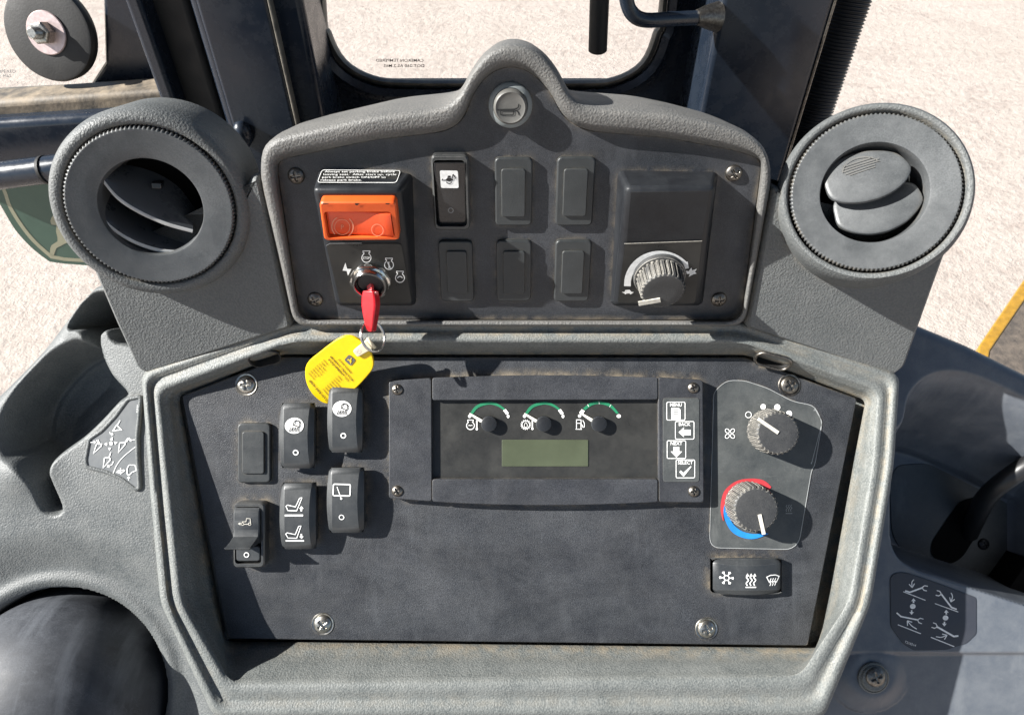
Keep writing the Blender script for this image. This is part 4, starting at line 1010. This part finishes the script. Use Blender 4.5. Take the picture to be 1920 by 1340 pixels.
# ---- right side console
zright = -.038
rout = pxy([(1560, 540), (1735, 606), (1830, 645), (1930, 694), (2100, 780), (2100, 1500), (1400, 1500), (1500, 700)], -.03)
rtop = pxy(catmull([(1600, 840), (1684, 795), (1700, 740), (1728, 706), (1770, 690), (1830, 698), (1920, 738), (2060, 805)], 4), zright)
rpk = rtop + pxy(catmull([(2060, 1180), (1900, 1128), (1770, 1086), (1712, 1066), (1680, 1040), (1668, 990), (1672, 860)], 4), zright)
def f_right(X, Y):
    so_ = sdp(X, Y, rout); z = zright + 0*X
    yt = np.interp(X, [p[0] for p in rtop], [p[1] for p in rtop]); dt = yt-Y
    p_ = sdp(X, Y, rpk)
    z = z - .100*(.93*ss(-.004, .084, dt)+.07*ss(.074, .080, dt))*ss(.0, -.0055, p_)
    ye = P(0, 1223, zright)[1]
    z = z - .0035*ss(ye+.001, ye-.004, Y) - .10*np.clip(ye-.004-Y, 0, 1)
    bs = np.hypot(X-P(1637, 1265, zright)[0], Y-P(1637, 1265, zright)[1])
    z = np.where(bs < .034, np.maximum(z, zright-.006*ss(.016, .034, bs)), z)
    z = z - np.where(so_ > -.010, .010-np.sqrt(np.clip(.010**2-(so_+.010)**2, 0, None)), 0)*(so_ <= 0) - np.where(so_ > 0, .010+so_*14, 0)
    return z
rcn = field('side_console', P(1540, 0, 0)[0], P(1985, 0, -.08)[0], P(0, 1420, 0)[1], P(0, 560, -.05)[1], .0011, f_right, M['side_blue'], cut=-.22)
tag(rcn, 'blue grey moulded side console with a sunken black plate, right of the panels', 'side console')
# sunken plate
rp = [(1668, 905), (1680, 872), (1740, 868), (1990, 995), (1990, 1145), (1760, 1072), (1700, 1050), (1672, 1000)]
zp = zright-.0992
SP = Fr((0, 0, zp), (1, 0, 0), (0, 1, 0)); lp = ccw(rpoly([SP.px(u, v, 0) for u, v in rp], .008, 4))
cap_ = [SP.px(u, v, 0) for u, v in rpoly([(1800, 940), (1838, 932), (1852, 960), (1838, 985), (1800, 1045), (1775, 1056), (1748, 1042), (1748, 1018)], 14, 4)]; cap_ = ccw(cap_)
m_ = MB(); nL, nC = len(lp), len(cap_)
m_.plate(SP, lp, -.002, .0, .0004, 2); rpl = mk('sunken_plate', m_, M['decal_grey'], rcn)
m_ = MB().loft([[SP.g(x, y, .0007) for x, y in inset(cap_, -.0014)], [SP.g(x, y, .0007) for x, y in cap_], [SP.g(x, y, .0003) for x, y in inset(cap_, .0008)]], True, False, True)
sl_ = mk('cable_slot', m_, M['deep'], rcn)
for (u, v) in ((1845, 1020), (1896, 1050)):
    x, y = SP.px(u, v, .001); screw_mesh(SP.at(x, y, 0, .5), 10.5*(D-zp)/F, 'screw', M['black_screw'], rcn)
m_ = MB(); q = [SP.px(u, v, .03) for u, v in ((1884, 1112), (1930, 1048), (1990, 1060), (1990, 1150), (1900, 1135))]; m_.plate(SP, ccw(q), 0, .03, .001, 2); mk('black_block', m_, M['deep'], rcn)
# lever arm out of the slot
pth = catmull([P(1815, 1000, zp-.004), P(1828, 972, zp+.010), P(1850, 932, zp+.03), P(1885, 900, zp+.045), P(1935, 868, zp+.055), P(2010, 835, zp+.06)], 6)
tag(mk('control_lever', MB().tube(pth, .0085, 14), M['hose'], None, smooth=60), 'bent black lever rising from a slot in the sunken plate', 'lever')
# decal
spd = (1660, 1060, 7.882); SD = Fr((0, 0, zright+.0002), (1, 0, 0), (0, 1, 0))
pr = Pr(SD, 0, eps=.0004).space(*spd)
dp = [(70, 190), (110, 130), (200, 100), (330, 110), (700, 235), (1340, 470), (1340, 1000), (1200, 1140), (900, 1235), (420, 1245), (260, 1150), (80, 900)]
pr.poly(rpoly(dp, 40, 4)); pr.make('decal', M['decal_dark'], rcn)
pr = Pr(SD, 0, eps=.0002).space(*spd); pr.line(rpoly(dp, 40, 4), 9, True); pr.make('decal_edge', M['black_print'], rcn)
pr = Pr(SD, 0, eps=.0007).space(*spd)
def fork(pr, x, y, a):
    ca, sa = math.cos(math.radians(a)), math.sin(math.radians(a)); T = lambda p, q: (x+p*ca-q*sa, y+p*sa+q*ca)
    pr.line([T(70, -35), T(25, -35), T(0, -12), T(0, 12), T(25, 35), T(70, 35)], 14)
pr.line([(285, 365), (355, 388), (545, 318)], 24); fork(pr, 545, 318, 12); pr.line([(258, 378), (585, 505)], 12)
pr.varrow(catmull([(415, 200), (385, 240), (390, 320)], 4), 14, 70)
pr.line([(160, 690), (225, 745), (475, 795)], 22); fork(pr, 478, 795, 18); pr.line([(178, 865), (518, 998)], 13); pr.varrow(catmull([(458, 930), (380, 880), (318, 805)], 4), 14, 75)
pr.line([(820, 415), (970, 610), (1048, 640)], 24); fork(pr, 812, 412, 194); pr.line([(725, 553), (1070, 678)], 12); pr.varrow(catmull([(962, 395), (985, 450), (960, 530)], 4), 14, 70)
pr.line([(755, 895), (1005, 1038), (1072, 1030)], 26); fork(pr, 752, 893, 200); pr.line([(665, 1050), (1010, 1188)], 14); pr.varrow(catmull([(740, 1040), (820, 1050), (905, 1018)], 4), 14, 75)
for cx, cy in ((398, 595), (882, 765)):
    pr.poly(circ(cx, cy, 42, 20, 38)); pr.arrow(cx+12, cy-50, cx+10, cy-120, 22, 34, 42); pr.arrow(cx-16, cy+55, cx-18, cy+125, 22, 34, 42)
pr.text('T218514', 275, 1130, 48, rot=20, width=175); pr.make('stabiliser_symbols', M['white'], rcn)
# big screw with washer
wc = Fr(P(1638, 1270, zright+.001), (1, 0, 0), (0, 1, 0))
m_ = MB().lathe(wc, [(.0125, -.001), (.0125, .0006), (.0115, .0012), (.0108, .0006), (.010, .0018), (.0095, .0022), (.002, .0022)], 48)
wsh = mk('washer', m_, M['rim'], rcn)
screw_mesh(wc.at(.0003, .0018, .002, .4), .0078, 'screw', M['dark_steel'], rcn)

# ================================================================== cab frame and what lies beyond
YF = .30
ZV = 1.6
def prism(name, pix, v, Y0, Y1, zlo, zhi, mat, parent=None, bevel=.006, label=None):
    """upright member: photo columns at row v fix its world x range on the plane Y0"""
    xs = [W(PY(u, v, Y0)).x for u in pix]
    m_ = MB(); lo = [(xs[0], Y0), (xs[1], Y0), (xs[1], Y1), (xs[0], Y1)]
    m_.loft([[UNW(Vector((x, y, zlo))) for x, y in lo], [UNW(Vector((x, y, zhi))) for x, y in lo]], True, True, True)
    return mk(name, m_, mat, parent, bevel=bevel, smooth=40, label=label)
ztop = Z0+.75
# left post assembly
lp_ = empty('cab_post', PY(480, 250, YF), 'wide dark navy cab post behind the left air vent', 'cab post')
prism('post_face', (352, 566), 0, .235, .31, Z0-.35, ztop, M['navy'], lp_)
prism('post_channel', (262, 352), 0, .285, .34, Z0-.35, ztop, M['black_seal'], lp_)
prism('post_flange', (232, 262), 0, .262, .33, Z0-.35, ztop, M['navy'], lp_, bevel=.004)
prism('raised_plate', (365, 500), 0, .228, .236, Z0-.35, ztop, M['navy'], lp_, bevel=.003)
m_ = MB(); b0 = PY(463, 255, .226); m_.tube([PY(448+14*t, 228+44*t, .226-.003*math.sin(math.pi*t)) for t in (0, .1, .2, .3, .4, .5, .6, .7, .8, .9, 1)], lambda t: .0085*math.sin(math.pi*(.08+.84*t))**.6, 16); mk('bracket', m_, M['navy'], lp_, smooth=70)
prism('edge_strip', (500, 506), 0, .226, .235, Z0-.05, ztop, M['gasket'], lp_, bevel=.001)
# right post
rp_ = empty('cab_post', PY(1420, 250, YF), 'wide dark navy cab post between the rear window and the black hose', 'cab post')
prism('post_face', (1345, 1556), 40, .225, .31, Z0-.35, ztop, M['navy'], rp_, bevel=.005)
prism('edge_strip', (1553, 1558), 40, .2245, .23, Z0-.35, ztop, M['dark_steel'], rp_, bevel=.001)
# centre window: frame sheet with a rounded opening, gasket, glass
hole = [(596, -420), (612, 0), (622, 60), (650, 112), (700, 141), (760, 148), (900, 149), (1085, 149), (1150, 144), (1200, 115), (1224, 60), (1236, 0), (1270, -420)]
hp = catmull(hole, 4)
wf = empty('rear_window', PY(920, 160, YF), 'rear window with rounded corners, dark frame and worn rubber gasket', 'window')
def wl_(Y, d):  # offset the opening outwards by d pixels
    c0 = (920, -120); out = []
    hh_ = hp; n = len(hh_)
    for i in range(n):
        a = hh_[max(i-1, 0)]; b = hh_[min(i+1, n-1)]; tx, ty = b[0]-a[0], b[1]-a[1]; l = math.hypot(tx, ty); nx, ny = -ty/l, tx/l
        out.append(PY(hh_[i][0]+nx*d, hh_[i][1]+ny*d, Y))
    return out
for nm, prof_, mt in (('gasket', [(0, .312), (3, .300), (8, .297), (13, .300), (16, .305)], 'gasket'), ('frame', [(16, .3045), (20, .296), (34, .292), (42, .300), (60, .304), (240, .306)], 'navy')):
    m_ = MB(); m_.loft([wl_(Y, d) for d, Y in prof_], False); mk(nm, m_, M[mt], wf, smooth=50)
m_ = MB(); gl_ = [PY(u, v, .3135) for u, v in [(570, -420), (590, 180), (1260, 180), (1290, -420)]]; m_.add(gl_, [(0, 1, 2, 3)]); mk('pane', m_, M['glass'], wf, smooth=0)
YG = Fr(UNW(Vector((0, .3125, Z0))), (1, 0, 0), UNW(Vector((0, 0, 1+Z0))))
pr = Pr(YG, 0, eps=.0).space(480, 0, 2.978)
pr.text('CAMERON TEMPERED', 936, 346, 23, width=266, mirror=True, bold=.015); pr.text('DOT-260 AS-2 M6S', 939, 376, 23, width=226, mirror=True, bold=.015); pr.make('glass_marking', M['black_print'], wf)
# wall under the window between the posts
m_ = MB(); q = [PY(520, 150, .318), PY(1330, 150, .318)]; a = W(q[0]); b = W(q[1])
m_.loft([[UNW(Vector((x, y, z))) for x, y in ((a.x, .318), (b.x, .318), (b.x, .34), (a.x, .34))] for z in (Z0-.45, a.z-.008)], True, True, True); mk('lower_wall', m_, M['navy'], wf)
# latch bar and grab handle
m_ = MB(); m_.tube([PY(1128, -200, .27), PY(1124, 0, .27), PY(1121, 84, .27), PY(1120.6, 95, .27), PY(1120.4, 98, .27)], lambda t: .0085 if t < .8 else .0066, 14)
tag(mk('window_latch_bar', m_, M['black_seal'], None, smooth=50), 'plain black rod hanging in front of the rear window', 'rod')
gh = empty('grab_handle', PY(1320, 35, .24), 'bent steel grab handle welded to the right cab post', 'handle')
m_ = MB(); pth = catmull([PY(1172, -260, .20), PY(1172, -60, .20), PY(1174, -5, .20), PY(1184, 24, .20), PY(1208, 38, .202), PY(1260, 36, .212), PY(1318, 33, .224), PY(1335, 32, .228)], 6)
m_.tube(pth, .0056, 14); mk('bar', m_, M['navy'], gh, smooth=60)
m_ = MB(); m_.tube([PY(1306, 33, .2205), PY(1318, 32, .2225), PY(1330, 32, .226), PY(1345, 32, .228)], lambda t: .0058+.006*t, 14); mk('weld_foot', m_, M['dark_steel'], gh, smooth=60)
# corrugated hose
m_ = MB(); A = W(PY(1608, -60, .33)); B_ = W(PY(1487, 330, .28)); n = 420; pts = [UNW(A.lerp(B_, k/n)) for k in range(n+1)]
m_.tube(pts, lambda t: (.0215-.005*t)+.0009*math.sin(t*2*math.pi*62), 20); tag(mk('corrugated_hose', m_, M['hose'], None, smooth=80), 'black corrugated hose running down beside the right cab post', 'hose')
# right windscreen with dotted border
rw = empty('right_window', PY(1760, 300, .34), 'large clear right window pane with a dotted border along its edge', 'window')
YR = Fr(UNW(Vector((0, .36, Z0))), (1, 0, 0), UNW(Vector((0, 0, 1+Z0))))
gm = MB(); gm.add([YR.pt(u, v) for u, v in ((1575, -200), (2300, -200), (2300, 900), (1470, 560))], [(0, 1, 2, 3)]); mk('pane', gm, M['glass'], rw, smooth=0)
pr = Pr(YR, 0, eps=.0006)
for i in range(70):
    t = i/69
    for j in range(4):
        cu = 1614+(1536-1614)*t + j*4.4 + (2.2 if i % 2 else 0); cv = -5+250*t
        r_ = (1.75, 1.6, 1.35, 1.05)[j]
        pr.poly(circ(cu, cv, r_, 8))
dots = pr.make('dotted_border', M['black_print'], rw); dots['kind'] = 'stuff'
pr = Pr(YR, 0, eps=.0003); pr.poly([(1580, -10), (1612, -10), (1531, 260), (1490, 260)]); pr.make('solid_border', M['black_print'], rw)
# left window: frame rail, tube, pane, bumper, marking
lw = empty('left_window', PY(100, 200, .36), 'left window with a dusty bottom rail and a chamfered lower corner', 'window')
YL = .33
def slab(name, pix, Y0, Y1, mat, parent, bevel=.004):
    fr_ = [PY(u, v, Y0) for u, v in pix]; bk = [UNW(W(p)+Vector((0, Y1-Y0, 0))) for p in fr_]
    m_ = MB().loft([bk, fr_], True, True, True); return mk(name, m_, M[mat], parent, bevel=bevel, smooth=40)
slab('corner_plate', [(165, 166), (196, 118), (185, -260), (262, -260), (262, 0), (330, 235), (150, 235)], .345, .36, 'navy', lw)
slab('bottom_rail', [(-140, 200), (318, 168), (318, 208), (-140, 242)], .30, .335, 'dusty', lw, .006)
slab('rail_lip', [(-140, 180), (166, 164), (166, 170), (-140, 187)], .338, .35, 'gasket', lw, .002)
slab('lower_rail', [(-140, 236), (330, 207), (345, 300), (-140, 345)], .285, .33, 'navy', lw, .008)
m_ = MB().tube([PY(-140, 347, .24), PY(82, 319, .24), PY(130, 313, .24), PY(330, 291, .24)], .0132, 20); tb = mk('tube', m_, M['navy'], lw, smooth=60)
m_ = MB().tube([PY(84, 319, .239), PY(89, 318.3, .239)], .0139, 20); mk('tube_joint', m_, M['black_seal'], lw, smooth=60)
m_ = MB(); m_.add([PY(u, v, .365) for u, v in ((-300, -300), (300, -300), (300, 190), (-300, 210))], [(0, 1, 2, 3)]); mk('pane', m_, M['glass'], lw, smooth=0)
m_ = MB(); m_.add([PY(u, v, .305) for u, v in ((-300, 300), (420, 280), (420, 640), (-300, 800))], [(0, 1, 2, 3)]); mk('lower_pane', m_, M['glass'], lw, smooth=0)
YT = Fr(UNW(Vector((0, .364, Z0))), (1, 0, 0), UNW(Vector((0, 0, 1+Z0))))
pr = Pr(YT, 0, eps=.0002); pr.text('CAMERON TEMPERED', -66, 137, 8.5, width=96); pr.text('DOT-260 AS-2 M6S', -58, 149, 8.5, width=80, rot=-3); pr.make('glass_marking', M['grey_print'], lw)
# rubber bumper with washer, nut and bolt
bp = empty('rubber_bumper', PY(88, 60, .33), 'round black rubber bumper with a zinc washer and hex nut at top left', 'bumper')
ctr = PY(88, 62, .33); axb = Vector((-.10, -.42, .90)).normalized(); exb = Vector((1, .1, 0)); bfz = Fr(ctr, exb-axb*exb.dot(axb), axb.cross(exb)); k = (D-ctr.z)/F
m_ = MB().lathe(bfz, [(80*k, -.014), (84*k, -.012), (86*k, -.004), (84*k, -.0008), (80*k, 0), (36*k, 0), (1*k, 0)], 64); mk('rubber_disc', m_, M['black_seal'], bp, smooth=50)
m_ = MB().lathe(bfz, [(38*k, -.001), (38.5*k, .0012), (37*k, .002), (2*k, .002)], 48); mk('washer', m_, M['pink_zinc'], bp)
m_ = MB().lathe(bfz, [(21*k, .002), (21*k, .011), (19*k, .0125), (12*k, .0128)], 6, cap1=True); mk('nut', m_, M['steel'], bp, smooth=0, bevel=.0008)
m_ = MB(); pp = [];
for i in range(13):
    pp.append((11*k*(1 if i % 2 else .88), .0125+i*.0007))
m_.lathe(bfz, pp+[(8*k, .0215)], 20); mk('bolt_end', m_, M['steel'], bp, smooth=30)
# green sticker on the lower left pane
YS = Fr(UNW(Vector((0, .3035, Z0))), (1, 0, 0), UNW(Vector((0, 0, 1+Z0)))); spg = (0, 330, 7.445)
pr = Pr(YS, 0, eps=.0).space(*spg)
edge = catmull([(-120, 100), (-60, 280), (60, 500), (220, 760), (450, 1010), (690, 1195)], 4)
pr.poly([(-150, -60), ]+edge+[(900, 1225), (1310, 1255), (1900, 1255), (1900, -200)])
gs = pr.make('round_sticker', M['roundel'], None); tag(gs, 'green sticker with a beige border and leaping animal, on the lower left pane', 'sticker')
pr = Pr(YS, 0, eps=-.0004).space(*spg); pr.line(catmull([(-10, 60), (70, 240), (140, 440), (300, 700), (480, 920), (715, 1130)], 4)+[(900, 1165), (1280, 1188), (1900, 1190)], 48)
pr.poly([(770, 515), (770, 580), (800, 640), (830, 660), (890, 650), (1300, 640), (1300, 780), (1040, 885), (900, 950), (785, 1010), (765, 1060), (745, 1125), (690, 1095), (700, 1010), (715, 970), (800, 915), (800, 860), (780, 780), (785, 690), (715, 680), (700, 630), (715, 585)])
for p_ in (pr,): p_.m.v = [p + (CAM-p).normalized()*.0009 for p in p_.m.v]
pr.make('sticker_print', M['beige'], gs)
# yellow machine step outside on the right
Zs = Z0-.75
ym = empty('machine_fender', PZ(1900, 640, Zs), 'dark dusty machine step with a yellow painted edge, outside at far right', 'machine fender')
def zslab(name, pix, Z, th, mat, bevel=.004):
    t_ = [PZ(u, v, Z) for u, v in pix]; bt = [UNW(W(p)-Vector((0, 0, th))) for p in t_]
    m_ = MB().loft([bt, t_], True, True, True); return mk(name, m_, M[mat], ym, bevel=bevel, smooth=40)
zslab('deck', [(1846, 720), (1856, 656), (1936, 540), (2210, 256), (2400, 700), (1950, 900)], Zs, .05, 'mach_dark')
zslab('yellow_edge', [(1828, 716), (1836, 647), (1920, 524), (2190, 238), (2208, 256), (1937, 540), (1857, 657), (1846, 720)], Zs+.003, .05, 'mach_yellow')

# cab roof over the operator: out of the picture, it shades the console from the sky overhead
m_ = MB(); q = [(-.78, -1.35), (.78, -1.35), (.78, .42), (-.78, .42)]
m_.loft([[UNW(Vector((x, y, Z0+.98+dz))) for x, y in q] for dz in (0, .06)], True, True, True)
tag(mk('cab_roof', m_, M['navy'], None, bevel=.02), 'flat dark cab roof above the console, out of the picture', 'roof')

m_ = MB(); q = [(-.6, -1.35), (.6, -1.35), (.6, .22), (-.6, .22)]
m_.loft([[UNW(Vector((x, y, Z0-.80+dz))) for x, y in q] for dz in (-.03, 0)], True, True, True)
tag(mk('cab_floor', m_, M['black_seal'], None, bevel=.01), kind='structure')  # floor out of view, added to cut light bouncing up from the ground
